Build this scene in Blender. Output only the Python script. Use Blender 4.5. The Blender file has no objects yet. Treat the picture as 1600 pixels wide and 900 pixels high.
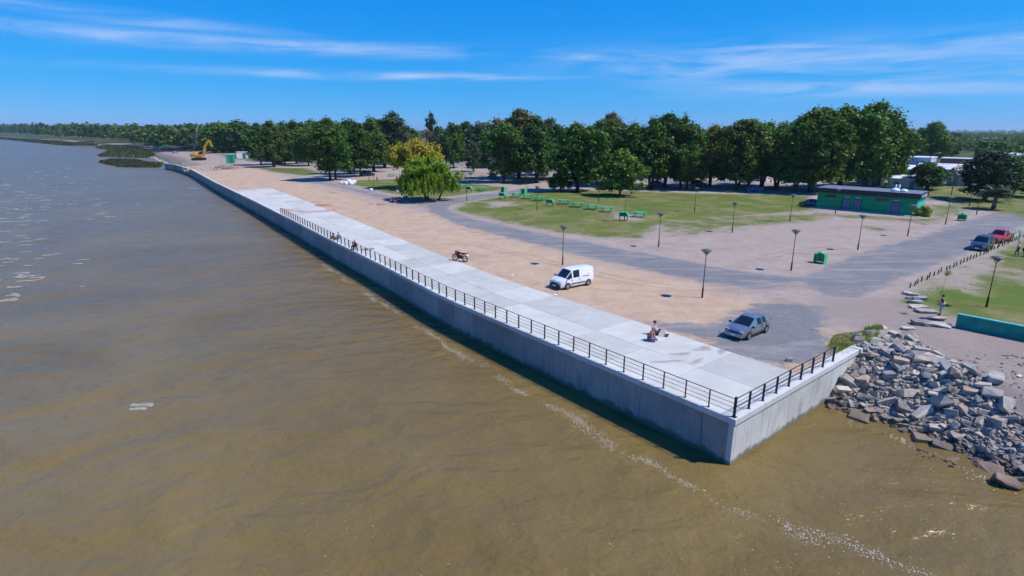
import bpy, bmesh, math, random
import numpy as np
from mathutils import Vector, Matrix, noise as mnoise

random.seed(7); RNG = np.random.default_rng(11)
scene = bpy.context.scene
COL = scene.collection
PI = math.pi

# ------------------------------------------------------------------ camera
H = 15.0            # drone height above the promenade
FPX, HZ, CX, CY = 880.0, 203.0, 800.0, 450.0      # focal length / horizon measured on the 1600x900 photograph
TH = math.atan((CY - HZ) / FPX)
cam_d = bpy.data.cameras.new('camera')
cam = bpy.data.objects.new('camera', cam_d); COL.objects.link(cam)
cam.location = (0, 0, H)
cam.rotation_euler = (PI/2 - TH, 0, 0)
cam_d.sensor_width = 36.0
cam_d.lens = FPX / 1600.0 * 36.0
cam_d.clip_start = 0.5
cam_d.clip_end = 30000
scene.camera = cam

# ------------------------------------------------------------------ sky
SUN_EL, SUN_AZ = math.radians(54), math.radians(101)      # azimuth clockwise from +Y (view direction)
world = bpy.data.worlds.new('World'); scene.world = world
world.use_nodes = True
nt = world.node_tree; nt.nodes.clear()
def wn(t, **k):
    n = nt.nodes.new(t)
    for a, b in k.items(): setattr(n, a, b)
    return n
wl = nt.links.new
w_out = wn('ShaderNodeOutputWorld'); w_bg = wn('ShaderNodeBackground')
sky = wn('ShaderNodeTexSky', sky_type='NISHITA', sun_disc=False, sun_elevation=SUN_EL, sun_rotation=SUN_AZ,
         altitude=10, air_density=1.0, dust_density=0.0, ozone_density=3.0)
# the camera renders this sky cool and saturated: grade each channel of the physical sky
sc_ = wn('ShaderNodeSeparateColor'); wl(sky.outputs[0], sc_.inputs[0]); cc_ = wn('ShaderNodeCombineColor')
for i, (k_, p_) in enumerate(((0.30, 2.2), (0.55, 0.66), (1.04, 0.30))):
    m1 = wn('ShaderNodeMath', operation='MULTIPLY'); wl(sc_.outputs[i], m1.inputs[0]); m1.inputs[1].default_value = 0.1
    m2 = wn('ShaderNodeMath', operation='POWER'); wl(m1.outputs[0], m2.inputs[0]); m2.inputs[1].default_value = p_
    m3 = wn('ShaderNodeMath', operation='MULTIPLY'); wl(m2.outputs[0], m3.inputs[0]); m3.inputs[1].default_value = k_*10
    wl(m3.outputs[0], cc_.inputs[i])
# thin cirrus: streaky noise on a plane high above, projected from the view direction
tc = wn('ShaderNodeTexCoord'); sep = wn('ShaderNodeSeparateXYZ'); wl(tc.outputs['Generated'], sep.inputs[0])
zc = wn('ShaderNodeMath', operation='MAXIMUM'); wl(sep.outputs[2], zc.inputs[0]); zc.inputs[1].default_value = 0.0
zo = wn('ShaderNodeMath', operation='ADD'); wl(zc.outputs[0], zo.inputs[0]); zo.inputs[1].default_value = 0.10
dx = wn('ShaderNodeMath', operation='DIVIDE'); wl(sep.outputs[0], dx.inputs[0]); wl(zo.outputs[0], dx.inputs[1])
dy = wn('ShaderNodeMath', operation='DIVIDE'); wl(sep.outputs[1], dy.inputs[0]); wl(zo.outputs[0], dy.inputs[1])
cmb = wn('ShaderNodeCombineXYZ'); wl(dx.outputs[0], cmb.inputs[0]); wl(dy.outputs[0], cmb.inputs[1])
mp = wn('ShaderNodeMapping'); wl(cmb.outputs[0], mp.inputs['Vector'])
mp.inputs['Rotation'].default_value = (0, 0, math.radians(9)); mp.inputs['Scale'].default_value = (0.30, 1.05, 1)
mp.inputs['Location'].default_value = (5.3, 2.05, 0)
n1 = wn('ShaderNodeTexNoise'); n1.inputs['Scale'].default_value = 0.75; n1.inputs['Detail'].default_value = 9
n1.inputs['Roughness'].default_value = 0.62; n1.inputs['Distortion'].default_value = 0.5
wl(mp.outputs[0], n1.inputs['Vector'])
cr = wn('ShaderNodeMapRange'); cr.inputs['From Min'].default_value = 0.52; cr.inputs['From Max'].default_value = 0.82
cr.inputs['To Min'].default_value = 0.0; cr.inputs['To Max'].default_value = 0.85; cr.interpolation_type = 'SMOOTHSTEP'
wl(n1.outputs['Fac'], cr.inputs['Value'])
def wm(op, a, b_=None, c=None):
    n = wn('ShaderNodeMath', operation=op)
    for i, v in enumerate((a, b_, c)):
        if v is None: continue
        if isinstance(v, (int, float)): n.inputs[i].default_value = v
        else: wl(v, n.inputs[i])
    return n.outputs[0]
hyp = wm('SQRT', wm('ADD', wm('MULTIPLY', sep.outputs[0], sep.outputs[0]), wm('MULTIPLY', sep.outputs[1], sep.outputs[1])))
ele = wm('DIVIDE', sep.outputs[2], wm('MAXIMUM', hyp, 0.001)); azi = wm('ARCTAN2', sep.outputs[0], sep.outputs[1])
def band(a0, wa, e0, we, tilt=0.0):          # one bank of cirrus around azimuth a0 / elevation e0
    da = wm('DIVIDE', wm('SUBTRACT', azi, a0), wa); de = wm('DIVIDE', wm('SUBTRACT', ele, wm('MULTIPLY_ADD', wm('SUBTRACT', azi, a0), tilt, e0)), we)
    return wm('EXPONENT', wm('MULTIPLY', wm('ADD', wm('MULTIPLY', da, da), wm('MULTIPLY', de, de)), -1.0))
banks = None
for bk in ((-.42, .42, .124, .010, -.004), (-.62, .22, .150, .008, -.03), (.44, .30, .096, .030, -.02), (-.2, .35, .085, .006, .0), (.60, .30, .060, .014, .0), (.15, .16, .112, .007, -.06), (.75, .25, .115, .010, .04), (.40, .12, .118, .008, .0)):
    v = band(*bk); banks = v if banks is None else wm('MAXIMUM', banks, v)
n2 = wn('ShaderNodeTexNoise'); n2.inputs['Scale'].default_value = 1.0; n2.inputs['Detail'].default_value = 9; n2.inputs['Roughness'].default_value = 0.62; n2.inputs['Distortion'].default_value = 0.7
cb2 = wn('ShaderNodeCombineXYZ'); wl(wm('MULTIPLY', azi, 5.0), cb2.inputs[0]); wl(wm('MULTIPLY', ele, 46.0), cb2.inputs[1]); wl(cb2.outputs[0], n2.inputs['Vector'])
wisp = wn('ShaderNodeMapRange', interpolation_type='SMOOTHSTEP'); wisp.inputs['From Min'].default_value = 0.30; wisp.inputs['From Max'].default_value = 0.70; wl(n2.outputs['Fac'], wisp.inputs['Value'])
above = wn('ShaderNodeMapRange', interpolation_type='SMOOTHSTEP'); above.inputs['From Min'].default_value = 0.22; above.inputs['From Max'].default_value = 0.5; wl(ele, above.inputs['Value'])
cmv = wm('MAXIMUM', wm('MULTIPLY', wm('MULTIPLY', wisp.outputs[0], banks), 0.85), wm('MULTIPLY', wm('MULTIPLY', cr.outputs[0], above.outputs[0]), 0.7))
mixc = wn('ShaderNodeMix', data_type='RGBA'); wl(cmv, mixc.inputs['Factor']); wl(cc_.outputs[0], mixc.inputs['A'])
mixc.inputs['B'].default_value = (4.6, 6.3, 9.8, 1)
wl(mixc.outputs['Result'], w_bg.inputs['Color']); w_bg.inputs['Strength'].default_value = 0.10
wl(w_bg.outputs[0], w_out.inputs['Surface'])

# ------------------------------------------------------------------ sun
sd = bpy.data.lights.new('sun', 'SUN'); sd.energy = 5.0; sd.angle = math.radians(0.53); sd.color = (1.0, 0.955, 0.90)
sun = bpy.data.objects.new('sun', sd); COL.objects.link(sun)
sv = Vector((math.sin(SUN_AZ)*math.cos(SUN_EL), math.cos(SUN_AZ)*math.cos(SUN_EL), math.sin(SUN_EL)))
sun.rotation_euler = sv.to_track_quat('Z', 'Y').to_euler(); sun.location = sv * 200

vs = scene.view_settings
vs.view_transform = 'Standard'; vs.look = 'None'; vs.exposure = 0.0; vs.gamma = 1.0; vs.use_curve_mapping = False
scene.cycles.use_denoising = True
scene.cycles.use_adaptive_sampling = True; scene.cycles.adaptive_threshold = 0.03; scene.cycles.adaptive_min_samples = 12
scene.cycles.max_bounces = 6; scene.cycles.diffuse_bounces = 2; scene.cycles.glossy_bounces = 2
scene.cycles.transmission_bounces = 3; scene.cycles.transparent_max_bounces = 6; scene.cycles.volume_bounces = 0
scene.cycles.caustics_reflective = False; scene.cycles.caustics_refractive = False

# ------------------------------------------------------------------ measuring helper
_c, _s = math.cos(TH), math.sin(TH)
def P(px, py, z=0.0):
    """ground position (at height z) of a spot measured on the photograph"""
    u = (px - CX) / FPX; v = (CY - py) / FPX
    d = Vector((u, _c + v*_s, -_s + v*_c)); t = (z - H) / d.z
    return Vector((d.x*t, d.y*t, z))
def hgt(px, py, ytop):
    p = P(px, py); lo, hi = 0.0, 80.0
    for _ in range(50):
        m = (lo + hi)/2; Z = m - H
        y = CY - FPX*(p.y*_s + Z*_c)/(p.y*_c - Z*_s)
        if y > ytop: lo = m
        else: hi = m
    return lo
WZ = -2.72          # water level

# ------------------------------------------------------------------ materials
MATS = {}
def newmat(name):
    m = bpy.data.materials.new(name); m.use_nodes = True
    nt = m.node_tree; b = nt.nodes.get('Principled BSDF')
    return m, nt, b
def N(nt, t, **k):
    n = nt.nodes.new(t)
    for a, b in k.items(): setattr(n, a, b)
    return n
def ramp(nt, stops):
    r = nt.nodes.new('ShaderNodeValToRGB'); e = r.color_ramp.elements
    while len(e) < len(stops): e.new(0.5)
    for i, (p, c) in enumerate(stops):
        e[i].position = p; e[i].color = (*c, 1)
    return r
def mat(name, col, rough=0.6, var=0.25, scale=3.0, metal=0.0, bump=0.0, spec=0.4, coat=0.0, coords='Object', detail=5):
    """painted / plain surface: base colour broken up by noise, with a little roughness wear"""
    if name in MATS: return MATS[name]
    m, nt, b = newmat(name); L = nt.links.new
    tcn = N(nt, 'ShaderNodeTexCoord')
    nz = N(nt, 'ShaderNodeTexNoise'); nz.inputs['Scale'].default_value = scale; nz.inputs['Detail'].default_value = detail
    L(tcn.outputs[coords], nz.inputs['Vector'])
    lo = tuple(max(0, c*(1-var)) for c in col); hi = tuple(min(1, c*(1+var*0.7)) for c in col)
    r = ramp(nt, [(0.3, lo), (0.7, hi)]); L(nz.outputs['Fac'], r.inputs[0]); L(r.outputs[0], b.inputs['Base Color'])
    b.inputs['Roughness'].default_value = rough; b.inputs['Metallic'].default_value = metal
    b.inputs['Specular IOR Level'].default_value = spec; b.inputs['Coat Weight'].default_value = coat
    b.inputs['Coat Roughness'].default_value = 0.05
    if bump:
        bp_ = N(nt, 'ShaderNodeBump'); bp_.inputs['Strength'].default_value = bump; bp_.inputs['Distance'].default_value = 0.05
        n2 = N(nt, 'ShaderNodeTexNoise'); n2.inputs['Scale'].default_value = scale*5; n2.inputs['Detail'].default_value = 6
        L(tcn.outputs[coords], n2.inputs['Vector']); L(n2.outputs['Fac'], bp_.inputs['Height']); L(bp_.outputs[0], b.inputs['Normal'])
    MATS[name] = m
    return m
def leafmat(name, dark, light, trans=0.28, hue=0.02):
    if name in MATS: return MATS[name]
    m, nt, b = newmat(name); L = nt.links.new
    g = N(nt, 'ShaderNodeNewGeometry'); oi = N(nt, 'ShaderNodeObjectInfo')
    r = ramp(nt, [(0.0, dark), (1.0, light)]); L(g.outputs['Random Per Island'], r.inputs[0])
    h = N(nt, 'ShaderNodeHueSaturation')
    mr = N(nt, 'ShaderNodeMapRange'); mr.inputs['To Min'].default_value = 0.5-hue; mr.inputs['To Max'].default_value = 0.5+hue
    L(oi.outputs['Random'], mr.inputs['Value']); L(mr.outputs[0], h.inputs['Hue'])
    mv = N(nt, 'ShaderNodeMapRange'); mv.inputs['To Min'].default_value = 0.78; mv.inputs['To Max'].default_value = 1.25
    mm = N(nt, 'ShaderNodeMath', operation='FRACT'); m7 = N(nt, 'ShaderNodeMath', operation='MULTIPLY'); m7.inputs[1].default_value = 7.31
    L(oi.outputs['Random'], m7.inputs[0]); L(m7.outputs[0], mm.inputs[0]); L(mm.outputs[0], mv.inputs['Value']); L(mv.outputs[0], h.inputs['Value'])
    L(r.outputs[0], h.inputs['Color']); L(h.outputs[0], b.inputs['Base Color'])
    b.inputs['Roughness'].default_value = 0.55; b.inputs['Specular IOR Level'].default_value = 0.25
    tr = N(nt, 'ShaderNodeBsdfTranslucent'); L(h.outputs[0], tr.inputs['Color'])
    mx = N(nt, 'ShaderNodeMixShader'); mx.inputs[0].default_value = trans
    L(b.outputs[0], mx.inputs[1]); L(tr.outputs[0], mx.inputs[2])
    out = nt.nodes.get('Material Output'); L(mx.outputs[0], out.inputs['Surface'])
    MATS[name] = m
    return m

# ------------------------------------------------------------------ object helpers
def tag(o, label=None, cat=None, group=None, kind=None):
    if label: o['label'] = label
    if cat: o['category'] = cat
    if group: o['group'] = group
    if kind: o['kind'] = kind
    return o
def link(o, parent=None):
    COL.objects.link(o)
    if parent is not None: o.parent = parent
    return o
def empty(name, loc=(0, 0, 0), rz=0.0, label=None, cat=None, group=None):
    o = bpy.data.objects.new(name, None); COL.objects.link(o)
    o.empty_display_size = 0.3
    o.location = loc; o.rotation_euler = (0, 0, rz)
    return tag(o, label, cat, group)
def copy_tree(o, parent=None):
    c = o.copy(); COL.objects.link(c)
    if parent is not None: c.parent = parent
    for ch in list(o.children): copy_tree(ch, c)
    return c
def setmat(me, m):
    for x in (m if isinstance(m, (list, tuple)) else [m]): me.materials.append(x)

class MB:
    """collects simple solids and links them as one mesh object"""
    def __init__(s): s.v = []; s.f = []; s.sm = []
    def add(s, vs, fs, smooth=False):
        b = len(s.v); s.v += [tuple(v) for v in vs]
        for f in fs: s.f.append([b+i for i in f]); s.sm.append(smooth)
        return s
    def box(s, c, d, rz=0.0, M=None, taper=1.0):
        x, y, z = d[0]/2, d[1]/2, d[2]/2
        vs = []
        for sz in (-1, 1):
            t = taper if sz > 0 else 1.0
            for a, b in ((-1, -1), (1, -1), (1, 1), (-1, 1)):
                p = Vector((a*x*t, b*y*t, sz*z))
                if rz: p = Matrix.Rotation(rz, 3, 'Z') @ p
                if M is not None: p = M @ p
                vs.append(Vector(c) + p)
        return s.add(vs, [(3, 2, 1, 0), (4, 5, 6, 7), (0, 1, 5, 4), (1, 2, 6, 5), (2, 3, 7, 6), (3, 0, 4, 7)])
    def bar(s, a, b, w, h=None, up=(0, 0, 1)):
        a, b = Vector(a), Vector(b); h = h or w
        d = (b-a).normalized(); u = Vector(up)
        if abs(d.dot(u)) > .98: u = Vector((1, 0, 0))
        sd_ = d.cross(u).normalized(); u = sd_.cross(d)
        vs = []
        for p in (a, b):
            for i, j in ((-1, -1), (1, -1), (1, 1), (-1, 1)): vs.append(p + sd_*(i*w/2) + u*(j*h/2))
        return s.add(vs, [(3, 2, 1, 0), (4, 5, 6, 7), (0, 1, 5, 4), (1, 2, 6, 5), (2, 3, 7, 6), (3, 0, 4, 7)])
    def tube(s, pts, rad, n=8, cap=True, smooth=True):
        pts = [Vector(p) for p in pts]
        if not isinstance(rad, (list, tuple)): rad = [rad]*len(pts)
        rings = []; prev = None
        for i, p in enumerate(pts):
            d = (pts[min(i+1, len(pts)-1)] - pts[max(i-1, 0)])
            d = d.normalized() if d.length > 1e-9 else Vector((0, 0, 1))
            if prev is None:
                u = d.orthogonal().normalized()
            else:
                u = (prev - d*prev.dot(d))
                u = u.normalized() if u.length > 1e-6 else d.orthogonal().normalized()
            prev = u; w = d.cross(u)
            rings.append([p + (u*math.cos(2*PI*k/n) + w*math.sin(2*PI*k/n))*rad[i] for k in range(n)])
        return s.loft(rings, cap, smooth)
    def loft(s, rings, cap=True, smooth=False, closed=True):
        n = len(rings[0]); vs = [p for r in rings for p in r]; fs = []
        for i in range(len(rings)-1):
            for k in range(n if closed else n-1):
                k2 = (k+1) % n
                fs.append((i*n+k, i*n+k2, (i+1)*n+k2, (i+1)*n+k))
        b = len(s.v); s.add(vs, fs, smooth)
        if cap:
            s.f.append([b+k for k in range(n-1, -1, -1)]); s.sm.append(False)
            s.f.append([b+(len(rings)-1)*n+k for k in range(n)]); s.sm.append(False)
        return s
    def lathe(s, c, prof, n=12, smooth=True, axis='Z'):
        rings = []
        for r, z in prof:
            ring = []
            for k in range(n):
                a = 2*PI*k/n; p = (r*math.cos(a), r*math.sin(a), z)
                if axis == 'Y': p = (p[0], p[2], p[1])
                elif axis == 'X': p = (p[2], p[0], p[1])
                ring.append(Vector(c) + Vector(p))
            rings.append(ring)
        return s.loft(rings, True, smooth)
    def prism(s, poly, z0, z1):
        n = len(poly)
        vs = [(x, y, z0) for x, y in poly] + [(x, y, z1) for x, y in poly]
        fs = [tuple(range(n-1, -1, -1)), tuple(range(n, 2*n))] + [(i, (i+1) % n, n+(i+1) % n, n+i) for i in range(n)]
        return s.add(vs, fs)
    def prism_xz(s, poly, y0, y1):
        n = len(poly)
        vs = [(x, y0, z) for x, z in poly] + [(x, y1, z) for x, z in poly]
        fs = [tuple(range(n)), tuple(range(2*n-1, n-1, -1))] + [(n+i, n+(i+1) % n, (i+1) % n, i) for i in range(n)]
        return s.add(vs, fs)
    def sphere(s, c, r, n=10, m=6):
        if not isinstance(r, (list, tuple)): r = (r, r, r)
        rings = []
        for i in range(m+1):
            a = -PI/2 + PI*i/m; cr_ = max(1e-3, math.cos(a))
            rings.append([Vector(c) + Vector((r[0]*cr_*math.cos(2*PI*k/n), r[1]*cr_*math.sin(2*PI*k/n), r[2]*math.sin(a))) for k in range(n)])
        return s.loft(rings, True, True)
    def mesh(s, name, m=None):
        me = bpy.data.meshes.new(name); me.from_pydata([tuple(v) for v in s.v], [], s.f)
        if any(s.sm): me.polygons.foreach_set('use_smooth', s.sm)
        if m is not None: setmat(me, m)
        me.update()
        return me
    def build(s, name, m, parent=None, bevel=0.0, loc=None):
        me = s.mesh(name, m)
        bm = bmesh.new(); bm.from_mesh(me); bmesh.ops.recalc_face_normals(bm, faces=bm.faces[:])
        if bevel:
            bmesh.ops.bevel(bm, geom=[e for e in bm.edges if len(e.link_faces) == 2 and e.calc_face_angle(0) > 0.6], offset=bevel, segments=2, affect='EDGES', profile=0.6)
        bm.to_mesh(me); bm.free()
        o = bpy.data.objects.new(name, me)
        if loc is not None: o.location = loc
        return link(o, parent)

def quads_mesh(name, V, m, attrs=None):
    """numpy (n,4,3) quads -> mesh"""
    n = len(V); me = bpy.data.meshes.new(name)
    me.vertices.add(n*4); me.vertices.foreach_set('co', V.reshape(-1).astype(np.float32))
    me.loops.add(n*4); me.loops.foreach_set('vertex_index', np.arange(n*4, dtype=np.int32))
    me.polygons.add(n); me.polygons.foreach_set('loop_start', np.arange(0, n*4, 4, dtype=np.int32))
    me.polygons.foreach_set('loop_total', np.full(n, 4, dtype=np.int32))
    me.update(calc_edges=True)
    if m is not None: setmat(me, m)
    return me
# ================================================================== lines of the place
def poly_len(pts): return [0.0] + list(np.cumsum([(Vector(b)-Vector(a)).length for a, b in zip(pts[:-1], pts[1:])]))
class Line:
    def __init__(s, pts):
        s.p = [Vector((q[0], q[1], 0)) for q in pts]; s.s = poly_len(s.p); s.L = s.s[-1]
    def at(s, d):
        i = 0
        while i < len(s.s)-2 and s.s[i+1] < d: i += 1
        t = (d - s.s[i]) / (s.s[i+1]-s.s[i]); return s.p[i].lerp(s.p[i+1], t)
    def dir(s, d):
        a, b = s.at(max(0, min(d, s.L)-4)), s.at(min(s.L, max(d, 0)+4)); return (b-a).normalized()
    def off(s, d, o, z=0.0):        # o > 0 : to the right of travel (landward on the sea wall)
        t = s.dir(d); p = s.at(d) + Vector((t.y, -t.x, 0))*o; p.z = z; return p
    def project(s, q):
        best = None
        for i in range(len(s.p)-1):
            a, b = s.p[i], s.p[i+1]; ab = b-a; t = max(0, min(1, (q-a).dot(ab)/ab.length_squared)); c = a+ab*t
            d = (q-c).length
            if best is None or d < best[0]: best = (d, s.s[i]+t*ab.length)
        return best
CORNER = Vector((11.95, 27.35, 0))
wall_px = [(600, 415), (516, 374), (460, 345), (400, 315), (337, 285), (300, 265), (275, 257.5), (257, 255)]
WALL = Line([CORNER, (7.18, 33.19, 0), (0.63, 41.43, 0), (-6.04, 49.93, 0)] + [P(*q) for q in wall_px])
WEND = Vector((24.4, 37.3, 0))
SHORT = Line([CORNER, WEND])
land_px = [(1229, 579), (967, 494), (760, 426), (680, 396), (600, 363), (480, 315), (422.6, 294)]
dw = sorted((WALL.project(P(*q))[1], WALL.project(P(*q))[0]) for q in land_px)
def deck_w(s): return float(np.interp(s, [a for a, _ in dw], [b for _, b in dw]))
S_DECK = WALL.project(P(368, 297))[1]
S_RAIL = WALL.project(P(432, 335))[1]

# ---- land outline
shore_px = [(248, 251), (228, 243), (205, 235), (165, 228.5), (110, 226.5), (55, 221.5), (0, 217), (-120, 214), (-500, 211)]
shore = [P(x, y, WZ) for x, y in shore_px]
TOE = [(20.05, 33.84), (21.8, 32.2), (23.4, 30.6), (25.1, 27.7), (26.5, 24.7), (28.3, 20.0), (33.5, 8), (60, -40)]
outline = [(q.x, q.y) for q in WALL.p] + [(q.x, q.y) for q in shore] + [(-9000, shore[-1].y), (-9000, 9500), (9500, 9500), (9500, -40)] \
    + TOE[::-1] + [(CORNER.x, CORNER.y)]
outline = np.array(outline)
NW = len(WALL.p)
def inside(X, Y, poly):
    r = np.zeros(X.shape, bool); n = len(poly)
    for i in range(n):
        x1, y1 = poly[i]; x2, y2 = poly[(i+1) % n]
        if y1 == y2: continue
        c = ((y1 > Y) != (y2 > Y)) & (X < (x2-x1)*(Y-y1)/(y2-y1) + x1)
        r ^= c
    return r
def seg_dist(X, Y, pts, closed=False):
    D = np.full(X.shape, 1e9); NX = np.zeros(X.shape); NY = np.zeros(X.shape)
    n = len(pts); rng = range(n) if closed else range(n-1)
    for i in rng:
        x1, y1 = pts[i][0], pts[i][1]; x2, y2 = pts[(i+1) % n][0], pts[(i+1) % n][1]
        dx_, dy_ = x2-x1, y2-y1; l2 = dx_*dx_+dy_*dy_ + 1e-12
        t = np.clip(((X-x1)*dx_+(Y-y1)*dy_)/l2, 0, 1); cx_, cy_ = x1+t*dx_, y1+t*dy_
        d = np.hypot(X-cx_, Y-cy_); m = d < D
        D[m] = d[m]; NX[m] = cx_[m]; NY[m] = cy_[m]
    return D, NX, NY
def sdist(X, Y, poly):
    D, _, _ = seg_dist(X, Y, poly, True)
    return np.where(inside(X, Y, poly), D, -D)
def sstep(a, b, x):
    t = np.clip((x-a)/(b-a), 0, 1); return t*t*(3-2*t)
def PX(*pts): return [(P(x, y).x, P(x, y).y) for x, y in pts]

# ---- surfaces measured on the photograph
ROADS = [
    # park lane from the willow to the junction
    PX((735, 305), (815, 296.5), (822, 300), (742, 313), (703, 321), (700, 328), (735, 341), (790, 353), (850, 366), (950, 385), (1050, 404), (1130, 419), (1200, 430), (1260, 436),
       (1200, 452), (1100, 441), (1000, 420), (900, 397), (800, 373), (720, 352), (676, 333), (662, 322), (690, 312)),
    # pale lane on the left
    PX((485, 281.5), (520, 285), (560, 294), (612, 305), (690, 312), (668, 326), (612, 316), (560, 303), (520, 292), (480, 286)),
    # wide road to the right
    PX((1245, 436), (1300, 411), (1375, 384), (1450, 366), (1500, 347), (1560, 330), (1640, 305), (1640, 333), (1600, 352), (1572, 370), (1500, 400), (1440, 424), (1390, 447), (1335, 466), (1290, 462), (1255, 448)),
    # asphalt apron by the corner of the promenade
    PX((985, 500), (1060, 503.5), (1108, 511), (1150, 482), (1215, 466), (1290, 480), (1300, 505), (1305, 552), (1229, 579)),
    # street behind the park
    PX((560, 243), (730, 252), (850, 262.5), (1000, 275), (1150, 285), (1270, 291), (1450, 303), (1640, 305), (1640, 318), (1450, 314), (1270, 302), (1150, 293), (1000, 283), (850, 270), (730, 258), (560, 248)),
]
ROADW = [0.95, 0.62, 0.86, 0.84, 0.9]
LAWNS = [
    (0.86, PX((700, 330), (712, 318), (760, 309), (840, 297), (960, 297), (1080, 301), (1270, 305), (1285, 330), (1180, 338), (1080, 345), (1040, 352), (1010, 374), (950, 374), (860, 364), (770, 346))),
    (0.66, PX((1010, 340), (1180, 334), (1280, 331), (1440, 340), (1500, 340), (1480, 352), (1400, 350), (1320, 345), (1250, 352), (1150, 358), (1060, 366), (1020, 372))),
    (0.62, PX((1430, 318), (1560, 320), (1530, 333), (1490, 347), (1440, 358), (1380, 372), (1395, 360), (1440, 348))),
    (0.9, PX((520, 286), (560, 281), (640, 279), (720, 284), (790, 292), (800, 296), (740, 303), (690, 310), (640, 309), (600, 302), (560, 292))),
    (0.95, PX((1395, 468), (1440, 441), (1490, 413), (1550, 391), (1640, 346), (1760, 400), (1760, 560), (1600, 522), (1510, 502), (1475, 497), (1430, 486))),
    (0.95, PX((1288, 540), (1300, 524), (1370, 515), (1378, 524), (1340, 552), (1300, 556))),
    (0.8, PX((500, 297), (530, 299.5), (536, 304), (512, 303))),
    (0.6, PX((555, 309), (585, 312), (575, 316), (550, 313))),
    (0.62, PX((1070, 462), (1112, 462), (1118, 469), (1085, 472))),
    (0.60, PX((1190, 416), (1250, 421), (1240, 427), (1195, 424))),
    (0.62, PX((700, 352), (770, 360), (790, 372), (740, 370))),
    (0.62, PX((860, 411), (900, 409), (925, 414), (890, 419))),
    (0.95, PX((400, 262), (480, 263), (512, 272), (470, 275), (420, 268))),
    (0.85, PX((1290, 333), (1440, 342), (1440, 349), (1300, 341))),
    (0.7, PX((1240, 362), (1340, 348), (1420, 360), (1380, 366), (1330, 356), (1270, 366))),
]
BARE = [  # worn pale patches inside lawns
    PX((755, 316), (800, 314), (806, 321), (770, 325)), PX((960, 330), (1010, 338), (1000, 346), (955, 343)),
    PX((1285, 338), (1400, 345), (1420, 352), (1330, 353)), PX((1505, 410), (1560, 405), (1580, 420), (1520, 430)),
    PX((1570, 430), (1600, 425), (1640, 440), (1600, 450)), PX((1490, 425), (1540, 440), (1530, 460), (1480, 450)),
]
# ---- grid
def axis(a, b, step, far_lo, far_hi, g=1.06):
    m = list(np.arange(a, b+1e-6, step)); lo = []; x = a; st = step
    while x > far_lo: st *= g; x -= st; lo.append(x)
    hi = []; x = b; st = step
    while x < far_hi: st *= g; x += st; hi.append(x)
    return np.array(lo[::-1] + m + hi)
xs = axis(-70, 112, 0.5, -9000, 9500); ys = axis(14, 165, 0.5, -40, 9500)
GX, GY = np.meshgrid(xs, ys); nx, ny = len(xs), len(ys)
INS = inside(GX, GY, outline)
QX = [INS[:-1, :-1], INS[:-1, 1:], INS[1:, 1:], INS[1:, :-1]]
KEEP = QX[0] | QX[1] | QX[2] | QX[3]
use = np.zeros_like(INS)
use[:-1, :-1] |= KEEP; use[:-1, 1:] |= KEEP; use[1:, 1:] |= KEEP; use[1:, :-1] |= KEEP
snap = use & ~INS
sx, sy = GX[snap], GY[snap]
_, px_, py_ = seg_dist(sx, sy, outline, True)
GX[snap] = px_; GY[snap] = py_
# keep the ground from bridging the short end wall: cells that cross it are opened and pulled back to either face
_t = SHORT.dir(1); _sd = (GX-CORNER.x)*_t.y - (GY-CORNER.y)*_t.x; _al = (GX-CORNER.x)*_t.x + (GY-CORNER.y)*_t.y
_pos = _sd > 0; c4 = [_pos[:-1, :-1], _pos[:-1, 1:], _pos[1:, 1:], _pos[1:, :-1]]
_any = c4[0] | c4[1] | c4[2] | c4[3]; _all = c4[0] & c4[1] & c4[2] & c4[3]
_alf = (_al[:-1, :-1]+_al[1:, 1:])/2; CROSS = KEEP & _any & ~_all & (_alf > -1) & (_alf < SHORT.L + .1)
KEEP = KEEP & ~CROSS
_cv = np.zeros_like(INS)
_cv[:-1, :-1] |= CROSS; _cv[:-1, 1:] |= CROSS; _cv[1:, 1:] |= CROSS; _cv[1:, :-1] |= CROSS
_tgt = np.where(_pos, 0.08, -0.28); _mv = np.where(_cv, _tgt-_sd, 0.0)
GX = GX + _mv*_t.y; GY = GY - _mv*_t.x
def height(X, Y):
    z = np.zeros_like(X)
    dT, _, _ = seg_dist(X, Y, TOE)
    t = SHORT.dir(1); side = (X-CORNER.x)*t.y - (Y-CORNER.y)*t.x       # > 0 : outside the short wall
    along = (X-CORNER.x)*t.x + (Y-CORNER.y)*t.y
    bank = -3.25 + dT*0.60 - 0.012*dT*dT
    outer = (side > -0.05) | (along > SHORT.L)
    z = np.where(outer & (dT < 12), np.minimum(0, bank), 0.0)
    dS, _, _ = seg_dist(X, Y, [(q.x, q.y) for q in [WALL.p[-1]] + shore])
    farm = (Y > 230) & (X < -100)
    z = np.where(farm, np.minimum(z, -3.3 + dS*0.09), z)
    return z
GZ = np.zeros_like(GX)
GZ[use] = height(GX[use], GY[use])
# masks
def msk(): return np.zeros(GX.shape)
A_as, A_gr, A_tone = msk(), msk(), msk()
near = use & (GY < 420) & (GX < 420) & (GX > -300)
nX, nY = GX[near], GY[near]
a = np.zeros(nX.shape)
for poly, w in zip(ROADS, ROADW): a = np.maximum(a, w*sstep(-2.6, 2.2, sdist(nX, nY, poly)))
A_as[near] = a
g = np.zeros(nX.shape)
for w, poly in LAWNS: g = np.maximum(g, w*sstep(-3.5, 5.0, sdist(nX, nY, poly)))
for poly in BARE: g = g*(1 - 0.62*sstep(-3, 3, sdist(nX, nY, poly)))
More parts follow.
